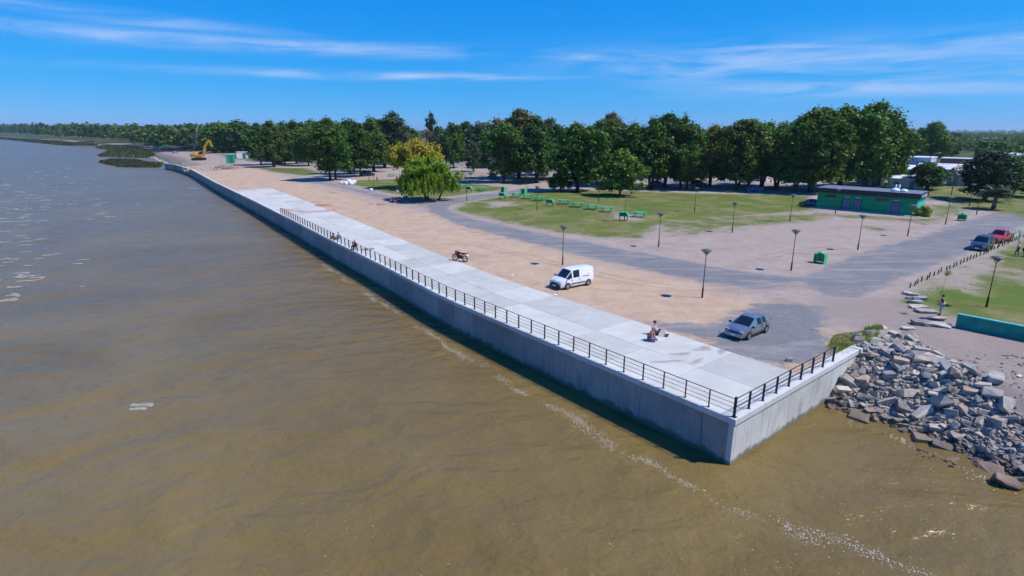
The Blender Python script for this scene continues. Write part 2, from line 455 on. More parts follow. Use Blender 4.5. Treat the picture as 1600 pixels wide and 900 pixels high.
# ground under and beyond the park trees: thin grass
bt = sstep(0, 14, sdist(nX, nY, PX((640, 290), (780, 288), (1000, 296), (1290, 306), (1290, 296), (1000, 284), (850, 272), (700, 262), (600, 262))))
g = np.maximum(g, 0.46*bt)
g = np.maximum(g, 0.30*sstep(0, 10, sdist(nX, nY, PX((1010, 350), (1290, 330), (1480, 345), (1400, 372), (1290, 410), (1190, 425), (1050, 395)))))
g = np.maximum(g, 0.52*sstep(-1, 5, sdist(nX, nY, PX((1005, 352), (1120, 348), (1210, 352), (1180, 366), (1080, 376), (1015, 374)))))
A_gr[near] = g
far = use & ((GY > 260) | (GX > 150))
d_far = np.clip((GY-225 - np.clip(-GX, 0, 200)*0.35)/40, 0, 1)
A_gr = np.where(use & (GY > 225), np.maximum(A_gr, 0.95*d_far*(1-A_as)), A_gr)
A_gr = np.where(use & (GX > 95) & (GY > 118), np.maximum(A_gr, 0.75), A_gr)
A_gr = np.where(use & (GX > 46) & (GY < 62), np.maximum(A_gr, .62*sstep(46, 58, GX)), A_gr)
A_gr = np.where(use & (GX > 84) & (GY < 120), np.maximum(A_gr, .72*sstep(84, 95, GX)), A_gr)
dS, _, _ = seg_dist(GX, GY, [(q.x, q.y) for q in [WALL.p[-1]] + shore])
A_gr = np.where(use & (GY > 230) & (GX < -100), A_gr*sstep(18, 60, dS), A_gr)
# tone: 0 peach dirt along the promenade, 1 pale pinkish grey dirt of the park and road side
dW, _, _ = seg_dist(GX, GY, [(q.x, q.y) for q in WALL.p])
A_tone = np.clip(sstep(14, 30, dW), 0, 1)
A_tone = np.maximum(A_tone, 2.0*sstep(0, 5, (GX-23.5) + .25*(48-GY))*sstep(62, 50, GY)*(GY < 62)) if False else np.where((GX > 20) & (GY < 60), np.maximum(A_tone, 2.0*sstep(22.5, 29, GX)*(1-sstep(46, 58, GY))), A_tone)
A_wild = np.clip((np.hypot(GX, GY)-215)/60, 0, 1)*(A_gr > .4)
idx = np.full(GX.shape, -1); idx[use] = np.arange(use.sum())
def sheet(name, keep, dz, m):
    jj, ii = np.nonzero(keep)
    F = np.stack([idx[jj, ii], idx[jj, ii+1], idx[jj+1, ii+1], idx[jj+1, ii]], 1)
    ids, inv = np.unique(F.reshape(-1), return_inverse=True)
    V = np.stack([GX[use], GY[use], GZ[use]], 1)[ids]; V[:, 2] += dz
    me = bpy.data.meshes.new(name)
    me.vertices.add(len(V)); me.vertices.foreach_set('co', V.reshape(-1).astype(np.float32))
    me.loops.add(len(F)*4); me.loops.foreach_set('vertex_index', inv.astype(np.int32))
    me.polygons.add(len(F)); me.polygons.foreach_set('loop_start', np.arange(0, len(F)*4, 4, dtype=np.int32))
    me.polygons.foreach_set('loop_total', np.full(len(F), 4, dtype=np.int32)); me.update(calc_edges=True)
    me.polygons.foreach_set('use_smooth', np.ones(len(F), bool))
    for n_, A in (('asphalt', A_as), ('grass', A_gr), ('tone', A_tone), ('wild', A_wild)):
        at = me.attributes.new(n_, 'FLOAT', 'POINT'); at.data.foreach_set('value', A[use][ids].astype(np.float32))
    setmat(me, m); o = bpy.data.objects.new(name, me); return link(o)

def ground_material():
    m, nt, b = newmat('ground_surface'); L = nt.links.new
    tc = N(nt, 'ShaderNodeTexCoord')
    def noise(sc, det=6, rough=0.6, vec=None, dist=0.0):
        n = N(nt, 'ShaderNodeTexNoise'); n.inputs['Scale'].default_value = sc; n.inputs['Detail'].default_value = det
        n.inputs['Roughness'].default_value = rough; n.inputs['Distortion'].default_value = dist
        L(vec or tc.outputs['Object'], n.inputs['Vector']); return n.outputs['Fac']
    def attr(a): n = N(nt, 'ShaderNodeAttribute'); n.attribute_name = a; return n.outputs['Fac']
    def math_(op, a, b_=None, c=None):
        n = N(nt, 'ShaderNodeMath', operation=op)
        for i, v in enumerate((a, b_, c)):
            if v is None: continue
            if isinstance(v, (int, float)): n.inputs[i].default_value = v
            else: L(v, n.inputs[i])
        return n.outputs[0]
    def ss(v, lo, hi, a=0.0, b_=1.0):
        n = N(nt, 'ShaderNodeMapRange', interpolation_type='SMOOTHSTEP'); L(v, n.inputs['Value'])
        n.inputs['From Min'].default_value = lo; n.inputs['From Max'].default_value = hi
        n.inputs['To Min'].default_value = a; n.inputs['To Max'].default_value = b_; return n.outputs[0]
    def mix(f, a, b_):
        n = N(nt, 'ShaderNodeMix', data_type='RGBA')
        if isinstance(f, float): n.inputs['Factor'].default_value = f
        else: L(f, n.inputs['Factor'])
        for s_, v in (('A', a), ('B', b_)):
            if isinstance(v, tuple): n.inputs[s_].default_value = (*v, 1)
            else: L(v, n.inputs[s_])
        return n.outputs['Result']
    nbig, nmid, nfine, ngr = noise(0.045, 7), noise(0.34, 9, .74), noise(3.2, 6, .7), noise(14, 3)
    # tyre-track like streaks along the lane direction
    mpn = N(nt, 'ShaderNodeMapping'); L(tc.outputs['Object'], mpn.inputs['Vector']); mpn.inputs['Rotation'].default_value = (0, 0, math.radians(-38)); mpn.inputs['Scale'].default_value = (0.10, 0.42, 1)
    nstk = noise(1.0, 7, .68, mpn.outputs[0], 1.2)
    dr1 = ramp(nt, [(0.30, (0.34, 0.225, 0.145)), (0.5, (0.465, 0.33, 0.225)), (0.72, (0.57, 0.43, 0.31))]); L(math_('ADD', math_('MULTIPLY', nmid, .6), math_('MULTIPLY', nfine, .4)), dr1.inputs[0])
    dr2 = ramp(nt, [(0.30, (0.25, 0.185, 0.15)), (0.5, (0.35, 0.28, 0.235)), (0.72, (0.47, 0.40, 0.345))]); L(math_('ADD', math_('MULTIPLY', nmid, .6), math_('MULTIPLY', nfine, .4)), dr2.inputs[0])
    tone = math_('ADD', attr('tone'), math_('MULTIPLY', math_('SUBTRACT', nbig, .5), .9))
    dirt = mix(ss(tone, .25, .75), dr1.outputs[0], dr2.outputs[0])
    dirt = mix(ss(tone, 1.15, 1.8), dirt, mix(nmid, (0.22, 0.175, 0.145), (0.36, 0.295, 0.255)))
    dirt = mix(ss(nstk, .52, .72, 0, .45), dirt, (0.25, 0.185, 0.145))
    dirt = mix(ss(noise(0.10, 8, .72), .54, .70, 0, .5), dirt, (0.28, 0.215, 0.165))
    dirt = mix(ss(noise(0.08, 8, .72), .58, .72, 0, .4), dirt, (0.50, 0.42, 0.35))
    # asphalt, dusty where worn
    ar = ramp(nt, [(0.3, (0.125, 0.126, 0.132)), (0.7, (0.225, 0.226, 0.228))]); L(math_('ADD', math_('MULTIPLY', nfine, .5), math_('MULTIPLY', nmid, .5)), ar.inputs[0])
    asph = mix(ss(nstk, .44, .68, 0, .55), ar.outputs[0], (0.36, 0.31, 0.285))
    am = math_('ADD', attr('asphalt'), math_('MULTIPLY', math_('SUBTRACT', math_('ADD', math_('MULTIPLY', nmid, .7), math_('MULTIPLY', nstk, .5)), .60), 2.3))
    am = math_('MULTIPLY', ss(am, .38, .68), ss(attr('asphalt'), 0.04, 0.2))
    c = mix(am, dirt, asph)
    # grass: dry and green patches
    gr1 = ramp(nt, [(0.32, (0.095, 0.118, 0.028)), (0.47, (0.13, 0.150, 0.028)), (0.57, (0.20, 0.185, 0.065)), (0.70, (0.29, 0.245, 0.13))]); L(math_('ADD', math_('MULTIPLY', nbig, .0), noise(0.13, 7, .7)), gr1.inputs[0])
    gr2 = mix(ss(noise(0.11, 7, .7), .50, .60), gr1.outputs[0], (0.085, 0.155, 0.014))
    gr2 = mix(ss(noise(0.21, 7, .72), .54, .66, 0, .8), gr2, (0.285, 0.235, 0.145))
    gcol = mix(ss(ngr, .35, .65, 0, .5), gr2, (0.10, 0.115, 0.035))
    gm = math_('ADD', attr('grass'), math_('MULTIPLY', math_('SUBTRACT', math_('ADD', math_('MULTIPLY', nmid, .65), math_('MULTIPLY', nfine, .35)), .5), 2.4))
    gm = math_('MULTIPLY', ss(gm, .32, .72), ss(attr('grass'), 0.02, 0.12))
    c = mix(gm, c, gcol)
    c = mix(math_('MULTIPLY', attr('wild'), .8), c, (0.050, 0.075, 0.024))
    # small pebbles and litter specks
    vo = N(nt, 'ShaderNodeTexVoronoi'); vo.inputs['Scale'].default_value = 0.9; L(tc.outputs['Object'], vo.inputs['Vector'])
    c = mix(ss(vo.outputs['Distance'], .035, .075, .5, 0), c, (0.60, 0.54, 0.48))
    # wet, silty bank towards the water
    sp = N(nt, 'ShaderNodeSeparateXYZ'); L(tc.outputs['Object'], sp.inputs[0])
    c = mix(ss(sp.outputs[2], -2.6, -1.6, .75, 0), c, (0.12, 0.09, 0.06))
    L(c, b.inputs['Base Color']); b.inputs['Roughness'].default_value = 0.95; b.inputs['Specular IOR Level'].default_value = 0.15
    bmp = N(nt, 'ShaderNodeBump'); bmp.inputs['Strength'].default_value = 0.6; bmp.inputs['Distance'].default_value = 0.12
    L(math_('ADD', nfine, math_('MULTIPLY', nmid, 2.0)), bmp.inputs['Height']); L(bmp.outputs[0], b.inputs['Normal'])
    return m
M_GROUND = ground_material()
def fmean(A): return (A[:-1, :-1]+A[:-1, 1:]+A[1:, 1:]+A[1:, :-1])/4
FA, FG = fmean(A_as), fmean(A_gr)
fx, fy = fmean(GX), fmean(GY)
is_road = KEEP & (FA > 0.25) & (FG < 0.4)
is_lawn = KEEP & ~is_road & (FG > 0.5) & (fy < 225) & (fx < 140)
GROUND = tag(sheet('ground', KEEP & ~is_road & ~is_lawn, 0.0, M_GROUND), kind='structure')
tag(sheet('road', is_road, 0.0, M_GROUND), kind='structure')
tag(sheet('lawn', is_lawn, 0.0, M_GROUND), kind='structure')

def ground_z(x, y):
    return float(height(np.array([x]), np.array([y]))[0])

# ================================================================== water
def water_material():
    m, nt, b = newmat('river_water'); L = nt.links.new
    tc = N(nt, 'ShaderNodeTexCoord')
    def noise(sc, det, rot, scl, rough=.55, dist=0.0):
        mp = N(nt, 'ShaderNodeMapping'); L(tc.outputs['Object'], mp.inputs['Vector'])
        mp.inputs['Rotation'].default_value = (0, 0, math.radians(rot)); mp.inputs['Scale'].default_value = scl
        n = N(nt, 'ShaderNodeTexNoise'); n.inputs['Scale'].default_value = sc; n.inputs['Detail'].default_value = det
        n.inputs['Roughness'].default_value = rough; n.inputs['Distortion'].default_value = dist
        L(mp.outputs[0], n.inputs['Vector']); return n.outputs['Fac']
    silt = noise(0.05, 6, 20, (1, 1, 1), .6, 1.0)
    r = ramp(nt, [(0.32, (0.142, 0.096, 0.028)), (0.68, (0.188, 0.132, 0.044))]); L(silt, r.inputs[0]); L(r.outputs[0], b.inputs['Base Color'])
    b.inputs['Roughness'].default_value = 0.27; b.inputs['IOR'].default_value = 1.33; b.inputs['Specular IOR Level'].default_value = 0.5
    w1 = noise(0.16, 3, -14, (0.7, 1.3, 1), .5, .5)
    w2 = noise(0.62, 4, 12, (0.85, 1.1, 1), .6, .2)
    w3 = noise(2.6, 4, -25, (0.9, 1.1, 1), .6)
    def mul(a, k): n = N(nt, 'ShaderNodeMath', operation='MULTIPLY'); L(a, n.inputs[0]); n.inputs[1].default_value = k; return n.outputs[0]
    def add(a, c): n = N(nt, 'ShaderNodeMath', operation='ADD'); L(a, n.inputs[0]); L(c, n.inputs[1]); return n.outputs[0]
    hgt_ = add(add(mul(w1, 2.0), mul(w2, 0.58)), mul(w3, 0.10))
    bm_ = N(nt, 'ShaderNodeBump'); bm_.inputs['Strength'].default_value = 0.9; bm_.inputs['Distance'].default_value = 0.55
    L(hgt_, bm_.inputs['Height']); L(bm_.outputs[0], b.inputs['Normal'])
    return m
me = bpy.data.meshes.new('water')
me.from_pydata([(-9000, -60, WZ), (60, -60, WZ), (60, 200, WZ), (60, 9000, WZ), (-9000, 9000, WZ)], [], [(0, 1, 2, 3, 4)])
setmat(me, water_material()); tag(link(bpy.data.objects.new('water', me)), kind='structure')

# ================================================================== sea wall
def concrete(name, c0, c1, stain=(0.10, 0.095, 0.09), stain_amt=0.6, streak=True, per_obj=0.0, algae=False, boards=False):
    m, nt, b = newmat(name); L = nt.links.new
    tc = N(nt, 'ShaderNodeTexCoord'); ge = N(nt, 'ShaderNodeNewGeometry')
    def noise(sc, det, scl=(1, 1, 1), rough=.6):
        mp = N(nt, 'ShaderNodeMapping'); L(ge.outputs['Position'], mp.inputs['Vector']); mp.inputs['Scale'].default_value = scl
        n = N(nt, 'ShaderNodeTexNoise'); n.inputs['Scale'].default_value = sc; n.inputs['Detail'].default_value = det; n.inputs['Roughness'].default_value = rough
        L(mp.outputs[0], n.inputs['Vector']); return n.outputs['Fac']
    def ss(v, lo, hi, a=0.0, b_=1.0):
        n = N(nt, 'ShaderNodeMapRange', interpolation_type='SMOOTHSTEP'); L(v, n.inputs['Value'])
        n.inputs['From Min'].default_value = lo; n.inputs['From Max'].default_value = hi
        n.inputs['To Min'].default_value = a; n.inputs['To Max'].default_value = b_; return n.outputs[0]
    def mix(f, a, b_):
        n = N(nt, 'ShaderNodeMix', data_type='RGBA'); L(f, n.inputs['Factor'])
        for s_, v in (('A', a), ('B', b_)):
            if isinstance(v, tuple): n.inputs[s_].default_value = (*v, 1)
            else: L(v, n.inputs[s_])
        return n.outputs['Result']
    r = ramp(nt, [(0.3, c0), (0.7, c1)]); L(noise(0.55, 9, (1, 1, 1), .68), r.inputs[0]); c = r.outputs[0]
    if per_obj:
        oi = N(nt, 'ShaderNodeObjectInfo'); hs = N(nt, 'ShaderNodeHueSaturation')
        L(ss(oi.outputs['Random'], 0, 1, 1-per_obj, 1+per_obj*.6), hs.inputs['Value']); L(c, hs.inputs['Color']); c = hs.outputs[0]
    if streak:
        c = mix(ss(noise(1.0, 8, (3.4, 3.4, 0.12), .75), .53, .72, 0, stain_amt), c, stain)
        c = mix(ss(noise(1.0, 3, (1.1, 1.1, 0.25), .6), .55, .7, 0, stain_amt*.5), c, tuple(v*.8+.05 for v in stain))
        c = mix(ss(noise(2.6, 5, (1, 1, .6), .7), .66, .72, 0, .55), c, stain)
    else:
        c = mix(ss(noise(0.22, 7), .56, .8, 0, stain_amt), c, stain)
    if algae:
        sp = N(nt, 'ShaderNodeSeparateXYZ'); L(ge.outputs['Position'], sp.inputs[0])
        ad = N(nt, 'ShaderNodeMath', operation='ADD'); L(sp.outputs[2], ad.inputs[0]); L(ss(noise(1.5, 5), .3, .7, -.18, .18), ad.inputs[1])
        c = mix(ss(ad.outputs[0], -2.55, -2.2, .8, 0), c, (0.11, 0.095, 0.055))
    L(c, b.inputs['Base Color']); b.inputs['Roughness'].default_value = 0.85; b.inputs['Specular IOR Level'].default_value = 0.25
    bm_ = N(nt, 'ShaderNodeBump'); bm_.inputs['Strength'].default_value = 0.35; bm_.inputs['Distance'].default_value = 0.03
    L(noise(6, 7), bm_.inputs['Height']); L(bm_.outputs[0], b.inputs['Normal'])
    return m
M_WALL = concrete('cast_concrete_shaded', (0.27, 0.265, 0.24), (0.37, 0.36, 0.325), stain=(.07, .065, .06), stain_amt=.7, algae=True, per_obj=0.14)  # long river face: its shade darkens the base colour, real stains on top
M_WALL2 = concrete('cast_concrete_sunlit', (0.46, 0.455, 0.42), (0.62, 0.61, 0.57), stain=(.12, .11, .10), stain_amt=.75, algae=True, per_obj=0.08)  # end wall: same concrete, lightened for the sun on that face
M_COPE = concrete('coping_concrete', (0.50, 0.495, 0.46), (0.62, 0.61, 0.57), stain_amt=.25, per_obj=.06)
M_DECK = concrete('deck_concrete', (0.43, 0.42, 0.38), (0.54, 0.53, 0.475), stain=(0.40, 0.38, 0.34), stain_amt=.45, streak=False, per_obj=.13)
M_CORE = mat('wall_core', (0.16, 0.16, 0.16), .95, .2)

seawall = empty('seawall', CORNER, label='long pale concrete river wall carrying the promenade, with a short return wall', cat='wall')
IM = Matrix.Translation(-CORNER)
def slab_prism(pts_lo, pts_hi):
    """solid between two matching quads (lists of 4 points)"""
    mb = MB(); mb.add(list(pts_lo)+list(pts_hi), [(3, 2, 1, 0), (4, 5, 6, 7), (0, 1, 5, 4), (1, 2, 6, 5), (2, 3, 7, 6), (3, 0, 4, 7)])
    return mb
def wall_piece(line, s0, s1, o0, o1, z0, z1, name, m, bevel=0.0, gap=0.0, parent=seawall):
    a = [line.off(s0+gap, o0), line.off(s1-gap, o0), line.off(s1-gap, o1), line.off(s0+gap, o1)]
    a = [q - CORNER for q in a]
    lo = [Vector((q.x, q.y, z0)) for q in a]; hi = [Vector((q.x, q.y, z1)) for q in a]
    return slab_prism(lo, hi).build(name, m, parent, bevel)
BAY = 1.52
npan = int(WALL.L / (2*BAY))
for i in range(npan+1):
    s0 = i*2*BAY; s1 = min(WALL.L, s0+2*BAY)
    if s1 - s0 < .3: continue
    if i == 0: s0 = -0.0
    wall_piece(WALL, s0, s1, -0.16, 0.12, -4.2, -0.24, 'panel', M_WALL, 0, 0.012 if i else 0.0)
    cp = wall_piece(WALL, s0 + (0.0 if i else 0.42), s1, -0.24, 0.30, -0.24, 0.098, 'coping', M_COPE, 0.012, 0.004)
# solid backing so the joints read dark
core = MB()
ss_ = [i*BAY*4 for i in range(int(WALL.L/(BAY*4))+1)] + [WALL.L]
rings = []
for s_ in ss_:
    rings.append([WALL.off(s_, -0.10, -4.2)-CORNER, WALL.off(s_, 0.08, -4.2)-CORNER, WALL.off(s_, 0.08, -0.245)-CORNER, WALL.off(s_, -0.10, -0.245)-CORNER])
core.loft(rings, True).build('wall_core', M_CORE, seawall)
# short return wall: offsets are mirrored (the land lies on the left of travel)
for i in range(int(SHORT.L/(2*BAY))+1):
    s0 = i*2*BAY; s1 = min(SHORT.L, s0+2*BAY)
    if s1-s0 < .3: continue
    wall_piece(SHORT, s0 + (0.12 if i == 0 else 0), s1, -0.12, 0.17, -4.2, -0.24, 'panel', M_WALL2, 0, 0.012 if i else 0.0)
    wall_piece(SHORT, s0 - (0.24 if i == 0 else 0), s1, -0.42, 0.27, -0.24, 0.10, 'coping', M_COPE, 0.012, 0.004)
cs = [SHORT.off(s_, o_, 0)-CORNER for s_, o_ in ((0.1, -.08), (SHORT.L-.02, -.08), (SHORT.L-.02, .12), (0.1, .12))]
slab_prism([Vector((q.x, q.y, -4.2)) for q in cs], [Vector((q.x, q.y, -0.245)) for q in cs]).build('wall_core', M_CORE, seawall)
# corner pier + end pier
e1 = SHORT.dir(1); e2 = WALL.dir(0.01); pc = e1*(-.0175) + e2*(-.0225)
MB().box((pc.x, pc.y, -2.22), (.297, .307, 3.955), math.atan2(e1.y, e1.x)).build('corner_pier', M_WALL2, seawall, .012)
MB().box(WEND-CORNER+Vector((0.05, 0.04, -2.0)), (0.34, 0.75, 4.3), SHORT.dir(1).to_2d().angle_signed(Vector((1, 0)))).build('end_pier', M_COPE, seawall, .015)

# ================================================================== promenade slabs
deck = empty('promenade', CORNER); tag(deck, kind='structure')
SL = 4.56
k = 0; s0 = 0.42
while s0 < S_DECK-0.5:
    s1 = min(S_DECK, s0 + SL)
    w0, w1 = deck_w(s0), deck_w(s1)
    for j in range(2):
        g_ = 0.014
        o00 = (0.31 + (w0-0.31)*j/2) + (g_ if j else 0); o01 = (0.31 + (w0-0.31)*(j+1)/2) - (0 if j else g_)
        o10 = (0.31 + (w1-0.31)*j/2) + (g_ if j else 0); o11 = (0.31 + (w1-0.31)*(j+1)/2) - (0 if j else g_)
        q = [WALL.off(s0+g_, o00), WALL.off(s1-g_, o10), WALL.off(s1-g_, o11), WALL.off(s0+g_, o01)]
        dz = random.uniform(-.003, .003)
        lo = [Vector((v.x, v.y, -0.20))-CORNER for v in q]; hi = [Vector((v.x, v.y, 0.045+dz))-CORNER for v in q]
        slab_prism(lo, hi).build('slab', M_DECK, deck, .006)
    s0 = s1; k += 1
# dirt dragged onto the slabs near the corner
def blob(c, rx, ry, rz, n=26, seed=0, z=0.0):
    r_ = random.Random(seed); ph = [r_.uniform(0, 6.28) for _ in range(4)]; pts = []
    for i in range(n):
        a = 2*PI*i/n; k_ = 1 + .22*math.sin(2*a+ph[0]) + .16*math.sin(3*a+ph[1]) + .12*math.sin(5*a+ph[2]) + .08*math.sin(9*a+ph[3])
        x, y = rx*k_*math.cos(a), ry*k_*math.sin(a)
        pts.append(Vector((c[0] + x*math.cos(rz)-y*math.sin(rz), c[1] + x*math.sin(rz)+y*math.cos(rz), z)))
    return pts
def soft_sheet(name, c, rx, ry, rz, z, m, label, cat, seed=0, kind=None, parent=None):
    """thin irregular sheet whose material thins out towards the rim"""
    n = 26; out = blob(c, rx, ry, rz, n, seed, z); cen = Vector((c[0], c[1], z))
    vs = [cen] + [cen.lerp(p, .55) for p in out] + out
    fs = [(0, 1+i, 1+(i+1) % n) for i in range(n)] + [(1+i, 1+n+i, 1+n+(i+1) % n, 1+(i+1) % n) for i in range(n)]
    me = bpy.data.meshes.new(name); me.from_pydata([tuple(v) for v in vs], [], fs)
    at = me.attributes.new('rim', 'FLOAT', 'POINT'); at.data.foreach_set('value', [1.0] + [.75]*n + [0.0]*n)
    setmat(me, m); o = link(bpy.data.objects.new(name, me), parent); return tag(o, label, cat, None, kind)
def soft_material(name, c0, c1, dens=0.5, sc=1.4):
    m, nt, b = newmat(name); L = nt.links.new
    tc = N(nt, 'ShaderNodeTexCoord'); n = N(nt, 'ShaderNodeTexNoise'); n.inputs['Scale'].default_value = sc; n.inputs['Detail'].default_value = 9; n.inputs['Roughness'].default_value = .68
    L(tc.outputs['Object'], n.inputs['Vector'])
    r = ramp(nt, [(0.3, c0), (0.7, c1)]); L(n.outputs['Fac'], r.inputs[0]); L(r.outputs[0], b.inputs['Base Color'])
    b.inputs['Roughness'].default_value = .95; b.inputs['Specular IOR Level'].default_value = .1
    a = N(nt, 'ShaderNodeAttribute'); a.attribute_name = 'rim'
    ad = N(nt, 'ShaderNodeMath', operation='MULTIPLY'); L(a.outputs['Fac'], ad.inputs[0]); L(n.outputs['Fac'], ad.inputs[1])
    mr = N(nt, 'ShaderNodeMapRange', interpolation_type='SMOOTHSTEP'); mr.inputs['From Min'].default_value = .14; mr.inputs['From Max'].default_value = .60
    mr.inputs['To Max'].default_value = dens; L(ad.outputs[0], mr.inputs['Value']); L(mr.outputs[0], b.inputs['Alpha'])
    return m
M_DUST = soft_material('spilled_earth', (0.30, 0.21, 0.16), (0.42, 0.32, 0.26), .42)
for i, (x, y, rx, ry) in enumerate([(1098, 546, 1.5, .55), (1064, 554, 1.0, .4), (1088, 566, 1.1, .35), (1130, 549, .9, .5), (1040, 566, 1.5, .4)]):
    c = P(x, y)
    soft_sheet('earth_stain', c-CORNER, rx, ry, random.uniform(-.5, .8), 0.0525+i*.0012, M_DUST, None, None, seed=i, kind='stuff', parent=deck)

# worn tyre tracks on the dirt
M_TRACK = soft_material('tyre_track_soil', (0.20, 0.15, 0.12), (0.30, 0.23, 0.185), .26, .9)
def track(px_pts, w=.24, gauge=1.5, z=.006):
    base = Line([P(*q) for q in px_pts]); n = max(8, int(base.L/1.2))
    for o_ in (-gauge/2, gauge/2):
        vs, rim = [], []
        for i in range(n+1):
            s_ = base.L*i/n; wob = .10*math.sin(i*.9+o_); e = min(1, min(i, n-i)/3)
            for k_, r_ in ((-1, 0), (-.35, 1), (.35, 1), (1, 0)): q = base.off(s_, o_+wob+k_*w*.7); vs.append((q.x, q.y, z)); rim.append(r_*e)
        me = bpy.data.meshes.new('tyre_track'); me.from_pydata(vs, [], [(i*4+k_, i*4+k_+1, i*4+k_+5, i*4+k_+4) for i in range(n) for k_ in range(3)])
        at = me.attributes.new('rim', 'FLOAT', 'POINT'); at.data.foreach_set('value', rim); setmat(me, M_TRACK); tag(link(bpy.data.objects.new('tyre_track', me), GROUND), kind='stuff')
track([(1180, 405), (1240, 393), (1310, 387), (1390, 381), (1430, 376)], z=.006)
track([(700, 372), (790, 392), (880, 415), (985, 440), (1080, 452), (1180, 447), (1260, 440)], z=.008)

# ================================================================== railings
M_RAIL = mat('dark_rail_paint', (0.022, 0.024, 0.03), .45, .3, 6)
M_RED = mat('red_primer', (0.40, 0.06, 0.05), .6, .25)
def railing(line, s_start, s_end, z0, sgn, label, n_red=0):
    root = empty('railing', line.at(s_start), label=label, cat='railing'); o0 = line.at(s_start)
    post_me = {}
    n = int(round((s_end-s_start)/BAY))
    pm = MB().box((0, 0, 0.53), (0.018, 0.13, 1.06)).box((0, 0, 0.01), (0.10, 0.18, 0.02)).mesh('post', M_RAIL)
    pr_ = MB().box((0, 0, 0.53), (0.018, 0.13, 1.06)).box((0, 0, 0.01), (0.10, 0.18, 0.02)).mesh('post', M_RED)
    for i in range(n+1):
        s_ = min(line.L, s_start + i*BAY); t = line.dir(s_)
        o = bpy.data.objects.new('post', pr_ if i > n-n_red else pm); link(o, root)
        p = line.at(s_) - o0; o.location = (p.x, p.y, z0); o.rotation_euler = (0, 0, math.atan2(t.y, t.x))
    for h_, r_ in ((1.06, 0.026), (0.79, 0.014), (0.53, 0.014), (0.27, 0.014)):
        pts = [line.at(min(line.L, s_start+i*BAY)) - o0 + Vector((0, 0, z0+h_)) for i in range(n+1)]
        MB().tube(pts, r_, 6).build('top_rail' if h_ > 1 else 'rail', M_RAIL, root)
    return root
railing(WALL, 0.0, S_RAIL, 0.098, 1, 'long black railing of flat posts and four rails along the river edge', n_red=2)
railing(SHORT, 0.0, 8*BAY, 0.10, -1, 'short black railing on the end wall beside the rocks')
# stouter corner post where both railings meet
co = MB().box((0, 0, 0.60), (0.11, 0.11, 1.16)).box((0, 0, 0.015), (.24, .24, .03)).build('railing_corner_post', M_RAIL)
co.location = CORNER + Vector((0.02, 0.0, 0.10)); co.rotation_euler = (0, 0, math.radians(39))
tag(co, 'thick black post at the outer corner where both railings meet', 'post')
# ================================================================== vegetation
def unit(n): v = RNG.normal(size=(n, 3)); return v/np.linalg.norm(v, axis=1)[:, None]
def leaf_quads(C, size, nrm=None, up=0.5, aspect=1.5):
    """C (n,3) centres -> (n,4,3) randomly turned leaf sprays"""
    n = len(C); nv = unit(n)
    if nrm is not None: nv = nv*0.9 + nrm*0.8
    nv[:, 2] += up; nv /= np.linalg.norm(nv, axis=1)[:, None]
    t = np.cross(nv, unit(n)); t /= (np.linalg.norm(t, axis=1)[:, None]+1e-9); b = np.cross(nv, t)
    s = (size*RNG.uniform(.6, 1.35, n))[:, None]
    t = t*s*aspect/2; b = b*s/2
    return np.stack([C-t, C-b*1.0+t*.1, C+t, C+b*1.0+t*.1], 1)
def crown_points(prof, z0, z1, R, n_cl, per, cl_r, lean=0.0, hollow=0.5, lump=.18):
    """clumps of leaves inside an uneven envelope; prof(u) -> relative radius"""
    ph = RNG.uniform(0, 6.28, 6); P_, Nn = [], []
    cl = []
    while len(cl) < n_cl:
        u = RNG.uniform(0, 1); a = RNG.uniform(0, 6.283)
        r = prof(u)
        if RNG.uniform() > r + .15: continue
        k = 1 + lump*math.sin(2*a+ph[0]+3*u) + lump*math.sin(3*a+ph[1]-4*u) + lump*.6*math.sin(5*a+ph[2]+7*u)
        rho = R*r*k*math.sqrt(RNG.uniform(hollow**2, 1))
        cl.append((rho*math.cos(a)+lean*u, rho*math.sin(a), z0+(z1-z0)*u))
    cl = np.array(cl)
    cr_ = cl_r*RNG.uniform(.65, 1.3, n_cl)
    for c, r in zip(cl, cr_):
        m = int(per*(r/cl_r)**2); d = unit(m); q = d*(r*RNG.uniform(.25, 1, m)**.6)[:, None]; q[:, 2] *= .8
        P_.append(c+q); Nn.append(d)
    # loose sprays between the clumps so that the outline frays
    m = int(n_cl*per*.35); j = RNG.integers(0, n_cl, m); d = unit(m); P_.append(cl[j] + d*(cl_r*RNG.uniform(.6, 1.75, m))[:, None]); Nn.append(d)
    return np.concatenate(P_), np.concatenate(Nn), cl
def limb_mesh(h, r0, limbs, trunk_top=.55, lean=0.0, fork=1, seed=0):
    r_ = random.Random(seed); mb = MB()
    def wob(t): return Vector((lean*t + .12*h*.1*math.sin(3*t+seed), .1*h*.1*math.cos(2.3*t+seed), 0))
    for f in range(fork):
        ang = 2*PI*f/fork + r_.random(); spread = (0 if fork == 1 else h*.10)
        pts = [wob(t)+Vector((math.cos(ang)*spread*t**1.3 + (0.18*math.cos(ang) if fork > 1 else 0), math.sin(ang)*spread*t**1.3 + (0.18*math.sin(ang) if fork > 1 else 0), h*trunk_top*t - .12)) for t in (0, .06, .25, .5, .75, 1)]
        mb.tube(pts, [r0*1.35, r0, r0*.86, r0*.72, r0*.55, r0*.38], 7)
        top = pts[-1]
        L_ = [l for i, l in enumerate(limbs) if i % fork == f]
        for l in L_:
            l = Vector(l); st = pts[2].lerp(pts[-1], r_.uniform(.2, 1.0)); md = st.lerp(l, .5) + Vector((0, 0, .04*h))
            mb.tube([st, md, l], [r0*.32, r0*.2, r0*.06], 5)
    return mb
